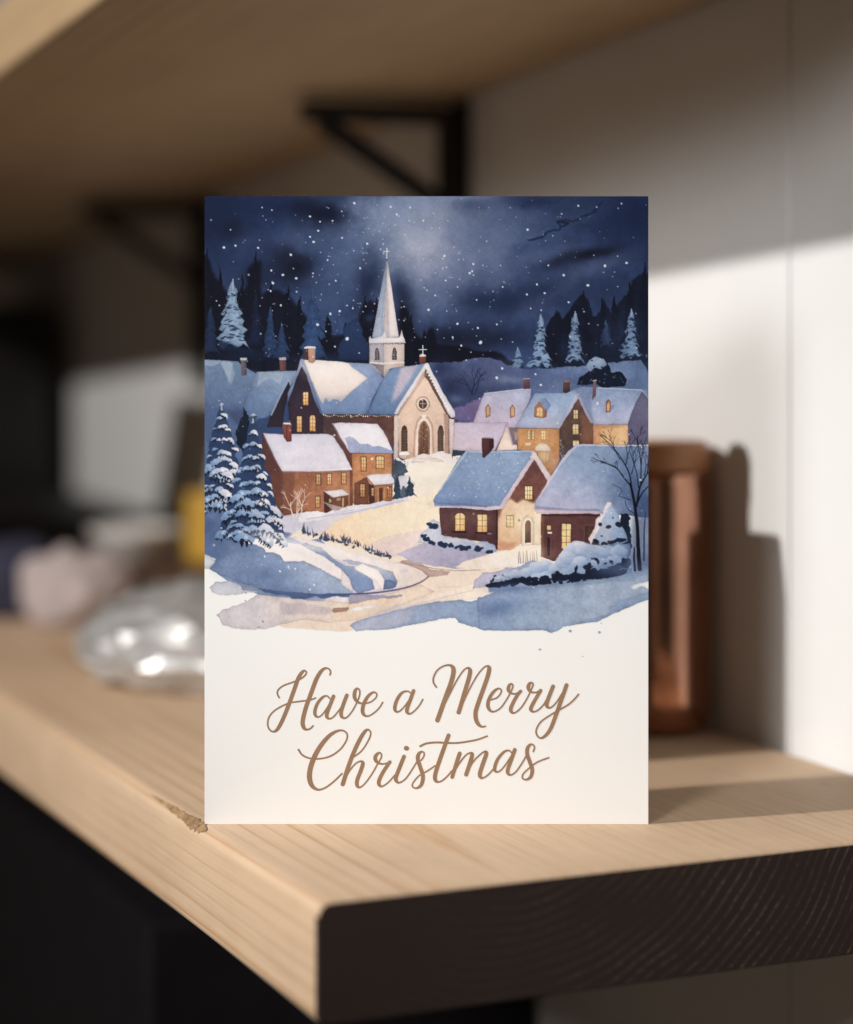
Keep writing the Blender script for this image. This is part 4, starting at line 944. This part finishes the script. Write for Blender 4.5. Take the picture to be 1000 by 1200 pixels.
def add_box(bm, x0, y0, z0, x1, y1, z1, bev=0.0, seg=2):
    vs = [bm.verts.new(p) for p in ((x0, y0, z0), (x1, y0, z0), (x1, y1, z0), (x0, y1, z0), (x0, y0, z1), (x1, y0, z1), (x1, y1, z1), (x0, y1, z1))]
    fs = [bm.faces.new([vs[i] for i in q]) for q in ((0, 3, 2, 1), (4, 5, 6, 7), (0, 1, 5, 4), (1, 2, 6, 5), (2, 3, 7, 6), (3, 0, 4, 7))]
    if bev:
        es = list({e for f in fs for e in f.edges})
        bmesh.ops.bevel(bm, geom=es, offset=bev, segments=seg, affect='EDGES', profile=.5)


def add_lathe(bm, prof, n=48):
    rings = []
    for r, z in prof:
        if r < 1e-6:
            rings.append([bm.verts.new((0, 0, z))])
        else:
            rings.append([bm.verts.new((r * math.cos(2 * math.pi * i / n), r * math.sin(2 * math.pi * i / n), z)) for i in range(n)])
    for a, b in zip(rings, rings[1:]):
        for i in range(n):
            j = (i + 1) % n
            if len(a) == 1 and len(b) == 1:
                continue
            if len(a) == 1:
                bm.faces.new((a[0], b[j], b[i]))
            elif len(b) == 1:
                bm.faces.new((a[i], a[j], b[0]))
            else:
                bm.faces.new((a[i], a[j], b[j], b[i]))


def add_bar(bm, p, q, w, h, bev=.0008):
    """square bar from p to q: w wide (local y), h deep"""
    p = Vector(p); q = Vector(q); d = (q - p).normalized()
    side = Vector((0, 1, 0)); up_ = d.cross(side).normalized()
    vs = []
    for c in (p, q):
        for a, b in ((-1, -1), (1, -1), (1, 1), (-1, 1)):
            vs.append(bm.verts.new(c + side * a * w / 2 + up_ * b * h / 2))
    for f in ((0, 1, 2, 3), (7, 6, 5, 4), (0, 4, 5, 1), (1, 5, 6, 2), (2, 6, 7, 3), (3, 7, 4, 0)):
        bm.faces.new([vs[i] for i in f])


# ---------------------------------------------------------------- shelf boards
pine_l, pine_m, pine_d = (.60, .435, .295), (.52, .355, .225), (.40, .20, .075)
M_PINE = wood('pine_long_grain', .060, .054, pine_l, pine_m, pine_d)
M_END = wood('end_grain_shade_in_colour', .060, .054, (.26, .17, .13), (.036, .023, .018), (.025, .016, .013), end=True, spacing=.0034)  # shade on the cut end is put into its dark colour
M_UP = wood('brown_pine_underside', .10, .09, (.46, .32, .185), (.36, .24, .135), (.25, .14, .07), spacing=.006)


def board(name, width, y0, y1, thick, rad, mats, parent, rot=None):
    """long board with rounded long edges; slot 1 is the cut end"""
    prof = []
    def arc(cx, cz, a0, a1, n=6):
        for i in range(n + 1):
            a = math.radians(a0 + (a1 - a0) * i / n); prof.append((cx + rad * math.cos(a), cz + rad * math.sin(a)))
    r2 = rad
    arc(rad, -rad, 180, 90); arc(width - rad, -rad, 90, 0); arc(width - rad, -thick + rad, 0, -90); arc(rad, -thick + rad, -90, -180)
    bm = bmesh.new()
    rng = np.random.RandomState(3)
    ch = .0008
    ys = [y0, y0 + ch] + list(np.linspace(y0 + .02, y1 - .02, 60)) + [y1 - ch, y1]
    rows = []
    for k, y in enumerate(ys):
        sc = 0.0 if 0 < k < len(ys) - 1 else ch
        row = []
        for (x, z) in prof:
            sx = (x - width / 2); sz = (z + thick / 2)
            row.append(bm.verts.new((width / 2 + sx * (1 - sc / (width / 2)), y, -thick / 2 + sz * (1 - sc / (thick / 2)))))
        rows.append(row)
    n = len(prof)
    for a, b in zip(rows, rows[1:]):
        for i in range(n):
            j = (i + 1) % n
            bm.faces.new((a[i], a[j], b[j], b[i]))
    e0 = bm.faces.new(rows[0]); e1 = bm.faces.new(rows[-1][::-1])
    e0.material_index = 1; e1.material_index = 1
    bm.normal_update()
    for f in bm.faces:
        ym = f.calc_center_median()
        if (ym.y < y0 + ch or ym.y > y1 - ch) and ym.z < -.006:
            f.material_index = 1
    o = from_bm(name, bm, mats, parent)
    me = o.data
    me.polygons.foreach_set('use_smooth', [len(p.vertices) == 4 for p in me.polygons])
    return o


SW = .2507
low = empty('wall_shelf', C0, TH)
tag(low, 'thick pale pine shelf with cut end darkened as in shade, lower one, carrying the Christmas card', 'shelf', 'wooden shelves on the wall')
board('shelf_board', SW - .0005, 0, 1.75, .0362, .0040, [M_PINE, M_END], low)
# bark left along the top edge of the board
mb, ntb, bb = mat('rough_bark')
vb = objco(ntb)
ntb.links.new(ramp(ntb, noise(ntb, vb, 260, 5, .7), [(.35, (.17, .095, .045)), (.52, (.33, .20, .10)), (.75, (.50, .35, .20))]), bb.inputs['Base Color'])
bb.inputs['Roughness'].default_value = .9
bump(ntb, bb, noise(ntb, vb, 420, 5, .7), .9, .001)
bm = bmesh.new(); rng = np.random.RandomState(8)
rows = []
for i in range(49):
    t = i / 48; y = .104 + .062 * t
    wdt = .0021 * min(1, t / .10 + .1) * (1 - t) ** 1.1 * rng.uniform(.7, 1.25) + .00005
    row = []
    for j in range(7):
        s_ = min(1.0, wdt / .0019); a = math.radians(128 + 36 * s_ - 72 * s_ * j / 6)
        x = .0040 + (.0040 + .00025) * math.cos(a); z = -.0040 + (.0040 + .00025) * math.sin(a)
        k = (j - 2.6) / 3.2
        lift = max(0, 1 - k * k) * rng.uniform(.1, 1) * .00055 * min(1, wdt / .0015)
        row.append(bm.verts.new((x, y, z + lift - (0 if 0 < j < 6 else .0003))))
    rows.append(row)
for a, b in zip(rows, rows[1:]):
    for j in range(6):
        bm.faces.new((a[j], a[j + 1], b[j + 1], b[j]))
from_bm('bark_strip', bm, mb, low)

US, UZ = -.078, .3132                                # underside height along the upper shelf
ups = empty('wall_shelf', loc(0, 0, UZ + .034), TH)
ups.rotation_euler = (math.atan(US), 0, TH)
tag(ups, 'brown pine shelf overhead seen from below, held by black brackets', 'shelf', 'wooden shelves on the wall')
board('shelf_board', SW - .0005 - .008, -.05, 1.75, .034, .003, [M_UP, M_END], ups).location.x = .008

# ---------------------------------------------------------------- brackets
M_IRON = plain('black_iron', (.010, .008, .008), .6, 0, .3, 60, .2, .25)
for i, (y, lab) in enumerate(((.438, 'black iron triangle bracket nearest the card, under the upper shelf'), (.843, 'black iron triangle bracket farther back in the gloom, left of the card'))):
    z = UZ + US * y - .001
    b_ = empty('shelf_bracket', loc(SW, y, z), TH)
    tag(b_, lab, 'bracket', 'iron brackets under the upper shelf')
    bm = bmesh.new(); add_box(bm, -.0045, -.0085, -.125, -.0005, .0085, -.0005, .0006); add_box(bm, -.0125, -.008, -.125, -.0045, .008, -.0130, .0006); from_bm('upright', bm, M_IRON, b_)
    bm = bmesh.new(); add_box(bm, -.087, -.0085, -.0125, -.0047, .0085, -.0040, .0006); from_bm('arm', bm, M_IRON, b_).rotation_euler = (math.atan(US) * 0, 0, 0)
    bm = bmesh.new(); add_bar(bm, (-.078, 0, -.0130), (-.0108, 0, -.055), .011, .0080); from_bm('brace', bm, M_IRON, b_)
    for zz in (-.066, -.105):
        bm = bmesh.new(); add_lathe(bm, [(0, .0022), (.0022, .0018), (.0034, 0)], 16)
        o = from_bm('screw', bm, M_IRON, b_); o.location = (-.0105, 0, zz); o.rotation_euler = (0, -math.pi / 2, 0)

# ---------------------------------------------------------------- wall
mw, ntw, bw_ = mat('white_painted_wall')
vw = objco(ntw)
ntw.links.new(ramp(ntw, noise(ntw, vw, 6, 6, .6), [(.3, (.70, .69, .675)), (.7, (.76, .75, .735))]), bw_.inputs['Base Color'])
bw_.inputs['Roughness'].default_value = .75
bump(ntw, bw_, noise(ntw, vw, 260, 5, .6), .25, .0006)
wl = empty('white_wall', loc(SW, 0, -.7), TH)
tag(wl, 'plain white painted wall behind the shelves, half in shade', 'wall')
SEAM = .1386
for (a, b) in ((-1.0, SEAM - .0006), (SEAM + .0006, 3.2)):
    bm = bmesh.new(); add_box(bm, 0, a, 0, .03, b, 1.6, .0006, 1); from_bm('wall_panel', bm, mw, wl)
bm = bmesh.new(); add_box(bm, .004, SEAM - .002, 0.001, .02, SEAM + .002, 1.599); from_bm('seam_filler', bm, plain('seam_filler', (.42, .40, .38), .9), wl)

# ---------------------------------------------------------------- dark unit below the shelf
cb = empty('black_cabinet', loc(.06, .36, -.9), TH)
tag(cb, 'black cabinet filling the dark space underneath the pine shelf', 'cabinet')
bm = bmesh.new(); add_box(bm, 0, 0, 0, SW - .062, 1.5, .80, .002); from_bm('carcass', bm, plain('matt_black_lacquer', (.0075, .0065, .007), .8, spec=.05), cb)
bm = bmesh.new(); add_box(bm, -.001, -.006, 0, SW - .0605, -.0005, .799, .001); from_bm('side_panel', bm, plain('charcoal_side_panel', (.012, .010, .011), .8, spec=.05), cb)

# ---------------------------------------------------------------- greeting card
CW_M, CH_M = .148, .148 * 736 / 520
CY = .7628
UM = .148 / 520.0                                   # metres per unit of the print
card = empty('greeting_card', (0, CY, 0))
tag(card, 'white folded Christmas card with a painted snowy village and brown script, on the shelf corner', 'greeting card')
PW = np.array([252, 250, 246], np.float64) / 255
def lin(a):
    a = np.asarray(a, np.float64)
    return np.where(a <= .04045, a / 12.92, ((a + .055) / 1.055) ** 2.4)
KP = .84
paper = lin(PW) * KP
mp, ntp, bp = mat('card_paper')
vp = objco(ntp)
ntp.links.new(ramp(ntp, noise(ntp, vp, 900, 3), [(.2, tuple(paper * .985)), (.8, tuple(paper))]), bp.inputs['Base Color'])
bp.inputs['Roughness'].default_value = .7; bp.inputs['Specular IOR Level'].default_value = .25
bump(ntp, bp, noise(ntp, vp, 1400, 4), .08, .0002)
TK = .0004
bm = bmesh.new(); add_box(bm, -CW_M / 2, 0, 0, CW_M / 2, TK, CH_M, .00008, 1)
front = from_bm('front_panel', bm, mp, card)
bm = bmesh.new(); add_box(bm, 0, 0, 0, CW_M, TK, CH_M, .00008, 1)
back = from_bm('back_panel', bm, mp, card); back.location = (-CW_M / 2, TK + .00005, 0); back.rotation_euler = (0, 0, math.radians(12))

pic, cov = painted()
gh, gw = cov.shape
u0 = (SS / 2 * 0)
xs = (np.arange(gw) + .5) * 2 / SS + PX0; ys = (np.arange(gh) + .5) * 2 / SS + PY0
xs[0] = 240; xs[-1] = 760; ys[0] = 230
vx = (xs - 500) * UM; vz = (966 - ys) * UM
co = np.zeros((gh, gw, 3), np.float32); co[..., 0] = vx[None, :]; co[..., 1] = -.00003; co[..., 2] = vz[:, None]
use = cov > .02
fq = use[:-1, :-1] | use[1:, :-1] | use[:-1, 1:] | use[1:, 1:]
idx = np.arange(gh * gw).reshape(gh, gw)
quads = np.stack([idx[:-1, :-1][fq], idx[1:, :-1][fq], idx[1:, 1:][fq], idx[:-1, 1:][fq]], 1)
used = np.unique(quads); remap = np.full(gh * gw, -1, np.int64); remap[used] = np.arange(len(used)); quads = remap[quads]
rgb = lin(pic.reshape(-1, 3)[used]) * KP
me = bpy.data.meshes.new('illustration')
me.vertices.add(len(used)); me.vertices.foreach_set('co', co.reshape(-1, 3)[used].ravel())
me.loops.add(len(quads) * 4); me.loops.foreach_set('vertex_index', quads.ravel().astype(np.int32))
me.polygons.add(len(quads)); me.polygons.foreach_set('loop_start', np.arange(0, len(quads) * 4, 4, dtype=np.int32))
me.polygons.foreach_set('loop_total', np.full(len(quads), 4, np.int32))
me.update(calc_edges=True)
ca = me.color_attributes.new('ink', 'FLOAT_COLOR', 'POINT')
ca.data.foreach_set('color', np.concatenate([rgb, np.ones((len(used), 1))], 1).astype(np.float32).ravel())
mi, nti, bi = mat('watercolour_print')
an = node(nti, 'ShaderNodeAttribute'); an.attribute_name = 'ink'
nti.links.new(an.outputs['Color'], bi.inputs['Base Color'])
bi.inputs['Roughness'].default_value = .65; bi.inputs['Specular IOR Level'].default_value = .06
link('illustration', me, mi, front)

# lettering: brush strokes, thick going down and thin going up
STROKES = {
 'first': [
  ('W1', 8.5, 23, '112,238 101,215 108,190 140,166 190,148 235,129 264,106 271,88 258,80 240,96 222,128 200,190 175,260 150,325 125,382 102,422 80,437 58,428 45,400 49,360 72,325 112,296 170,270 230,260 290,252 325,240'),
  ('W1', 9, 24, '409,104 413,86 402,69 380,66 355,86 330,128 310,180 290,235 270,290 255,345 249,385 257,415 275,425 295,418 310,403'),
  ('W1', 8, 19, '408,243 392,228 367,235 337,270 321,315 325,344 345,350 370,330 400,285 428,232'),
  ('W1', 8, 21, '430,230 410,280 393,325 391,350 406,361 430,350 465,308 490,272'),
  ('W1', 8, 21, '508,224 490,270 475,320 478,349 500,357 530,330 560,280 581,230 583,197 570,184 556,200 553,235 570,262 602,272 645,264 678,238 682,214 662,207 632,230 607,275 600,315 610,340 635,345 670,325 700,295 718,265'),
  ('W1', 8, 20, '882,210 862,200 830,210 802,250 789,295 796,318 815,318 845,290 880,240 898,202'),
  ('W1', 8, 21, '899,198 880,250 862,300 862,324 880,332 910,310 935,280 953,248'),
  ('W2', 9, 26, '82,176 66,150 66,120 86,80 120,55 155,47 179,60 182,95 165,160 135,240 107,320 89,370'),
  ('W2', 8, 24, '100,340 150,238 200,140 240,80 266,64 280,78 274,120 250,200 228,275 213,324'),
  ('W2', 8, 24, '224,300 270,200 320,110 360,62 382,53 392,66 384,110 360,180 331,260 313,320 315,365 330,395 350,408 370,405'),
  ('W2', 8, 20, '405,250 440,236 462,206 459,188 440,186 410,212 388,255 385,290 400,315 425,318 462,294 498,242 524,192 531,168 524,157 510,165 504,190 516,209 545,215 580,196'),
  ('W2', 8, 21, '576,200 555,226 531,270 518,304 526,325 546,324 580,295 615,240 640,186 649,160 640,150 627,158 621,180 634,202 665,207 697,191'),
  ('W2', 8, 21, '693,196 667,240 642,285 636,308 650,320 676,312 708,282 728,250'),
  ('W2', 8, 22, '766,172 745,225 729,272 735,294 756,294 788,262 822,208'),
  ('W2', 8.5, 22, '845,164 820,235 790,320 757,408 731,450 700,474 676,464 667,430 692,382 742,345 810,305 860,275 897,240 915,218')],
 'second': [
  ('W3', 9, 29, '50,168 74,200 120,219 180,220 240,204 295,165 329,116 335,78 311,56 270,61 220,96 166,166 127,250 114,320 126,374 160,401 200,394 250,360 305,308'),
  ('W3', 8.5, 24, '366,215 418,176 458,116 473,72 460,51 440,60 410,106 375,180 341,270 309,370'),
  ('W3', 8, 22, '320,345 350,290 385,249 414,236 427,248 415,290 394,345 394,379 410,388 440,365 480,310 514,250 536,210 531,188 516,189 500,210 505,235 530,250 560,249 588,237'),
  ('W3', 8, 22, '585,240 551,290 523,345 523,374 541,382 575,360 615,316'),
  ('W3', 8, 22, '668,208 641,275 621,330 625,354 645,360 680,335 718,280 745,236'),
  ('W3', 8, 22, '768,230 784,206 785,186 770,180 753,195 749,225 765,275 779,325 769,374 741,393 718,384 722,360 757,320 802,294 850,262'),
  ('W3', 8, 23, '929,84 905,150 880,220 857,290 849,333 860,355 886,352 920,325 948,292'),
  ('W4', 9, 11, '163,147 200,131 260,125 320,128 380,128 440,120 500,108 555,88'),
  ('W4', 20, 23, '394,190 371,260 350,328'),
  ('W4', 8, 23, '358,305 390,250 430,200 458,187 467,200 450,260 432,313'),
  ('W4', 8, 23, '440,296 475,236 520,191 545,179 549,196 530,250 513,305 516,328 531,333 560,315 598,275'),
  ('W4', 8, 19, '700,187 682,172 652,182 616,225 599,274 605,295 625,295 655,266 695,207 712,176'),
  ('W4', 8, 21, '717,168 695,230 676,285 679,309 696,315 725,295 760,245 788,196'),
  ('W4', 8, 21, '825,178 832,156 825,139 808,138 791,160 790,195 805,240 819,285 811,325 785,343 763,335 766,310 802,275 850,240 916,214')],
}
TILES.update({'W1': (305, 770, 5), 'W2': (495, 770, 5), 'W3': (340, 845, 5), 'W4': (460, 845, 5)})
M_INK = plain('bronze_ink', (.29, .172, .100), .6, 0, .08, 300, 0, .2)


def catmull(p, n=10):
    q = np.vstack([2 * p[0] - p[1], p, 2 * p[-1] - p[-2]]); out = []
    for i in range(1, len(q) - 2):
        a, b, c, d = q[i - 1:i + 3]
        for k in range(n):
            t = k / n
            out.append(.5 * (2 * b + (c - a) * t + (2 * a - 5 * b + 4 * c - d) * t * t + (3 * b - a - 3 * c + d) * t ** 3))
    out.append(q[-2])
    return np.array(out)


def script_line(key, label):
    bm = bmesh.new(); lift = .00005
    def V(x, y, e):
        return bm.verts.new(((x - 500) * UM, -e, (966 - y) * UM))
    for t, thin, thick, s in STROKES[key]:
        p = catmull(pts(t + ':' + s)); k = TILES[t][2]
        d = np.gradient(p, axis=0); d /= np.linalg.norm(d, axis=1)[:, None] + 1e-9
        w = thin + (thick - thin) * np.clip(d[:, 1] * 1.06, 0, 1) ** 1.3
        if thick - thin < 4:
            w = np.linspace(thick, thin, len(p))
        ker = np.ones(11) / 11; w = np.convolve(np.pad(w, 5, mode='edge'), ker, 'valid')
        w = np.convolve(np.pad(w, 5, mode='edge'), ker, 'valid') / k
        if k == 5 and thick == 29:
            w[:26] = np.minimum(w[:26], np.linspace(thin * 1.2, thin, 26) / k)
        w = w + 1.3 / k
        nrm = np.stack([-d[:, 1], d[:, 0]], 1)
        a = p + nrm * w[:, None] / 2; b = p - nrm * w[:, None] / 2
        prev = None
        for i in range(len(p)):
            e = lift + .000003 * i / len(p)
            c = (V(*a[i], e), V(*b[i], e))
            if prev:
                bm.faces.new((prev[0], prev[1], c[1], c[0]))
            prev = c
        for q, r, e in ((p[0], w[0] / 2, lift + .0000032), (p[-1], w[-1] / 2, lift + .0000034)):
            bm.faces.new([V(q[0] + r * math.cos(j * math.pi / 8), q[1] - r * math.sin(j * math.pi / 8), e) for j in range(16)])
        lift += .000004
    if key == 'second':
        bm.faces.new([V(340 + (682 + 15 * math.cos(j * math.pi / 9)) / 5, 845 + (159 - 14 * math.sin(j * math.pi / 9)) / 5, lift) for j in range(18)])
    me = bpy.data.meshes.new('lettering'); bm.to_mesh(me); bm.free()
    o = link('lettering', me, M_INK, front); o['label'] = label


script_line('first', 'first line of brown brush script reading Have a Merry')
script_line('second', 'second line of brown brush script reading Christmas')

# ---------------------------------------------------------------- things on the shelf
def lumpy(bm, rx, ry, rz, seed, amp=.25, sub=4, flat=True, facet=0.0):
    r = np.random.RandomState(seed)
    bmesh.ops.create_icosphere(bm, subdivisions=sub, radius=1.0)
    ks = [(Vector(r.normal(size=3)).normalized(), r.uniform(1.5, 6), r.uniform(0, 6.28)) for _ in range(16)]
    for v in bm.verts:
        d = v.co.normalized(); s = 0
        for a, f, ph in ks:
            s += abs(math.sin(d.dot(a) * f + ph)) / f
        k = 1 + amp * (s / 4 - .6)
        z = d.z * k
        if flat:
            z = max(z, -.55) + .55
        v.co = Vector((d.x * k * rx, d.y * k * ry, z * rz))


# copper jar
M_COP = plain('polished_copper', (.46, .235, .155), .13, 1.0, .22, 22, .10)
M_LID = plain('orange_wood_lid', (.34, .145, .06), .5, 0, .3, 30, .1)
j = empty('copper_jar', (.0949, .935, .0002))
tag(j, 'tall slim copper canister with an orange brown lid, right of the card by the wall', 'jar')
bm = bmesh.new(); add_lathe(bm, [(0, 0), (.0150, 0), (.0185, .0015), (.0212, .0065), (.0218, .014), (.0218, .100), (.0210, .1045), (.0196, .106), (0, .106)], 64); from_bm('body', bm, M_COP, j, True)
bm = bmesh.new(); add_lathe(bm, [(0, .1062), (.0200, .1062), (.0206, .1075), (.0206, .1155), (.0190, .1178), (.0, .1184)], 64); from_bm('lid', bm, M_LID, j, True)

# unseen bottle added behind the card, squared to cast the stepped wall shadow
M_BOT = plain('dark_brown_glass', (.035, .018, .010), .18, 0, .1, 20, 0)
bo = empty('shadow_casting_bottle', (.043, .8885, .0002))
tag(bo, 'unseen square dark brown bottle added behind the card to cast the wall shadow', 'bottle')
bo.rotation_euler = (0, 0, TH + .05)
bm = bmesh.new(); add_box(bm, -.021, -.0315, 0, .021, .0315, .121, .004, 3)
add_lathe(bm, [(.0125, .1190), (.0105, .1215), (.0085, .124), (.0082, .141), (0, .141)], 40); from_bm('glass_body', bm, M_BOT, bo)
bm = bmesh.new(); add_lathe(bm, [(0, .1412), (.0088, .1412), (.0092, .143), (.0092, .156), (.0075, .1595), (0, .1602)], 40); from_bm('cap', bm, M_IRON, bo, True)

# crumpled foil over a dish
M_SIL = plain('silver_foil', (.52, .51, .50), .36, .45, .10, 60, .12)
M_SIL.node_tree.nodes['Principled BSDF'].inputs['Coat Weight'].default_value = 1.0
M_SIL.node_tree.nodes['Principled BSDF'].inputs['Coat Roughness'].default_value = .04
fo = empty('foil_dish', (-.083, 1.082, .0002), .4)
tag(fo, 'shiny faceted silver foil dish lying on the shelf at the left of the card', 'dish')
bm = bmesh.new(); lumpy(bm, .082, .077, .0285, 4, .15, 4)
rr = np.random.RandomState(16)
for v in bm.verts:
    if v.co.z > .001:
        v.co += Vector(rr.normal(size=3)) * .0014; v.co.z = max(v.co.z, 0)
from_bm('foil_cover', bm, M_SIL, fo)

M_PAP = plain('pale_pink_paper', (.47, .39, .375), .85, 0, .08, 30, .3)
o = empty('crumpled_napkin', at(72, 745, 1.21) * 1.0); o.location.z = .0002
o.location = Vector(((86 - 500) / F_PX * 1.27, 1.27, .0002))
tag(o, 'crumpled pale pink napkin beside the foil at the left', 'napkin')
bm = bmesh.new(); lumpy(bm, .024, .030, .023, 23, 1.1, 4); from_bm('paper_sheet', bm, M_PAP, o, True)
M_NAVY = plain('navy_cloth', (.028, .028, .055), .9, 0, .2, 60, .4)
o = empty('navy_cloth', Vector(((22 - 500) / F_PX * 1.31, 1.30, .0002)))
tag(o, 'dark navy bundled cloth at the left edge beside the pink napkin', 'cloth')
bm = bmesh.new(); lumpy(bm, .026, .030, .026, 15, .45, 4); from_bm('cloth_fold', bm, M_NAVY, o, True)

# brown board with a white bowl and a yellow mug on it
M_BRN = wood('walnut_board', .3, .2, (.12, .065, .042), (.10, .052, .034), (.06, .030, .02))
o = empty('chopping_board', loc(.148, .64, .0003), TH)
tag(o, 'dark brown wooden board lying behind the foil, with a white bowl on it', 'board')
bm = bmesh.new(); add_box(bm, -.045, -.035, 0, .095, .17, .019, .004, 3); from_bm('board_slab', bm, M_BRN, o, True)
M_WHI = plain('white_glaze', (.72, .68, .65), .4, 0, .04, 30, 0)
p = loc(.166, .735, .0197)
o = empty('white_bowl', p)
tag(o, 'small low white bowl on the dark brown board', 'bowl')
o.scale = (.86, .86, .95)
bm = bmesh.new(); add_lathe(bm, [(0, .002), (.014, .002), (.015, 0), (.017, .0005), (.018, .003), (.027, .011), (.032, .016), (.0335, .020), (.0322, .0206), (.030, .0165), (.025, .0115), (.014, .006), (0, .005)], 56); from_bm('bowl_body', bm, M_WHI, o, True)
M_YEL = plain('mustard_glaze', (.62, .36, .055), .4, 0, .08, 30, 0)
p = loc(.2065, .690, .0197)
o = empty('yellow_mug', p, -1.2)
tag(o, 'mustard yellow mug on the dark brown board, half hidden by the card', 'mug')
bm = bmesh.new(); add_lathe(bm, [(0, .001), (.017, .001), (.0195, 0), (.0215, .003), (.0222, .010), (.0222, .040), (.0225, .0425), (.0212, .0428), (.0205, .040), (.0200, .008), (0, .006)], 56); from_bm('mug_body', bm, M_YEL, o, True)
bm = bmesh.new()
R_, r_ = .0125, .0028
ringsv = []
for i in range(25):
    a = math.radians(-95 + 190 * i / 24)
    c = Vector((.0215 + R_ * math.cos(a) * .95, 0, .0215 + R_ * math.sin(a)))
    dv = Vector((math.cos(a), 0, math.sin(a)))
    ringsv.append([bm.verts.new(c + dv * r_ * math.cos(k * math.pi / 6) + Vector((0, 1, 0)) * r_ * 1.3 * math.sin(k * math.pi / 6)) for k in range(12)])
for a, b in zip(ringsv, ringsv[1:]):
    for k in range(12):
        bm.faces.new((a[k], a[(k + 1) % 12], b[(k + 1) % 12], b[k]))
from_bm('handle', bm, M_YEL, o, True)

# black things far back on the shelf
M_BLK = plain('black_plastic', (.012, .010, .010), .5, 0, .2, 40, .05, .3)
o = empty('black_canister', loc(.13, 1.27, .0003), TH)
tag(o, 'tall black box shaped canister far back at the left end of the shelf', 'canister')
bm = bmesh.new(); add_box(bm, -.11, -.10, 0, .10, .12, .165, .012, 4); from_bm('body', bm, M_BLK, o, True)
bm = bmesh.new(); add_box(bm, -.105, -.095, .1655, .095, .115, .178, .005, 3); from_bm('lid', bm, M_BLK, o, True)
o = empty('black_tray', loc(.185, 1.03, .0003), TH)
tag(o, 'low black tray on the shelf in front of the black canister', 'tray')
bm = bmesh.new(); add_box(bm, -.10, -.125, 0, .055, .115, .030, .006, 3); from_bm('tray_body', bm, M_BLK, o, True)

M_DKW = wood('dark_wood', .3, .2, (.06, .035, .025), (.05, .028, .02), (.03, .016, .012))
o = empty('shadow_casting_board', loc(.072, .875, .0003), TH)  # unseen board added off to the left, slanted to shadow the wall
tag(o, 'unseen leaning dark board added near the shelf front, left end, to shadow the wall', 'board')
bm = bmesh.new(); add_box(bm, -.006, -.046, 0, .006, .046, .20, .003, 2)
for v in bm.verts:
    v.co.y -= v.co.z * .50
from_bm('board_slab', bm, M_DKW, o)

# ---------------------------------------------------------------- light
w = bpy.data.worlds.new('World'); S.world = w; w.use_nodes = True
w.node_tree.nodes['Background'].inputs[0].default_value = (1, .80, .64, 1)
w.node_tree.nodes['Background'].inputs[1].default_value = .065


def lamp(kind, name, p, target, power, col):
    l = bpy.data.lights.new(name, kind); l.energy = power; l.color = col
    o = bpy.data.objects.new(name, l); COL.objects.link(o); o.location = p
    o.rotation_euler = (Vector(target) - Vector(p)).to_track_quat('-Z', 'Y').to_euler()
    return l


# window-side lamp at the left, low, square on to the wall
kt = loc(SW, .10, .12)
kp = loc(SW - 1.30, .19, .12 + 1.30 * .505)
kl = lamp('AREA', 'key_lamp', kp, kt, 9.87 * 1.30 ** 2 * 1.14, (1, .975, .945)); kl.shape = 'DISK'; kl.size = .034
# added soft fill from the left, narrowed to brighten the card
fl = lamp('SPOT', 'fill_lamp', (-.50, -.28, .52), (0.0, .76, .10), 4 * 9.87 * 1.31 ** 2 * .79, (.97, .985, 1))
fl.spot_size = math.radians(26); fl.spot_blend = 1.0; fl.shadow_soft_size = .16

# ---------------------------------------------------------------- camera
cam = bpy.data.cameras.new('camera'); co_ = bpy.data.objects.new('camera', cam); COL.objects.link(co_)
co_.location = (0, 0, CAM_H); co_.rotation_euler = (math.pi / 2, 0, 0)
cam.sensor_width = 36; cam.lens = F_PX / 1200 * 36; cam.shift_y = (HOR - 600) / 1200
cam.clip_start = .02; cam.clip_end = 100
cam.dof.use_dof = True; cam.dof.focus_distance = CY - .001; cam.dof.aperture_fstop = cam.lens / 22.0
S.camera = co_
S.render.engine = 'CYCLES'
S.cycles.use_denoising = True
S.cycles.max_bounces = 8
S.cycles.sample_clamp_indirect = 8
S.render.resolution_x, S.render.resolution_y = 853, 1024
S.view_settings.view_transform = 'Standard'; S.view_settings.look = 'None'
S.view_settings.exposure = 0; S.view_settings.gamma = 1; S.view_settings.use_curve_mapping = False
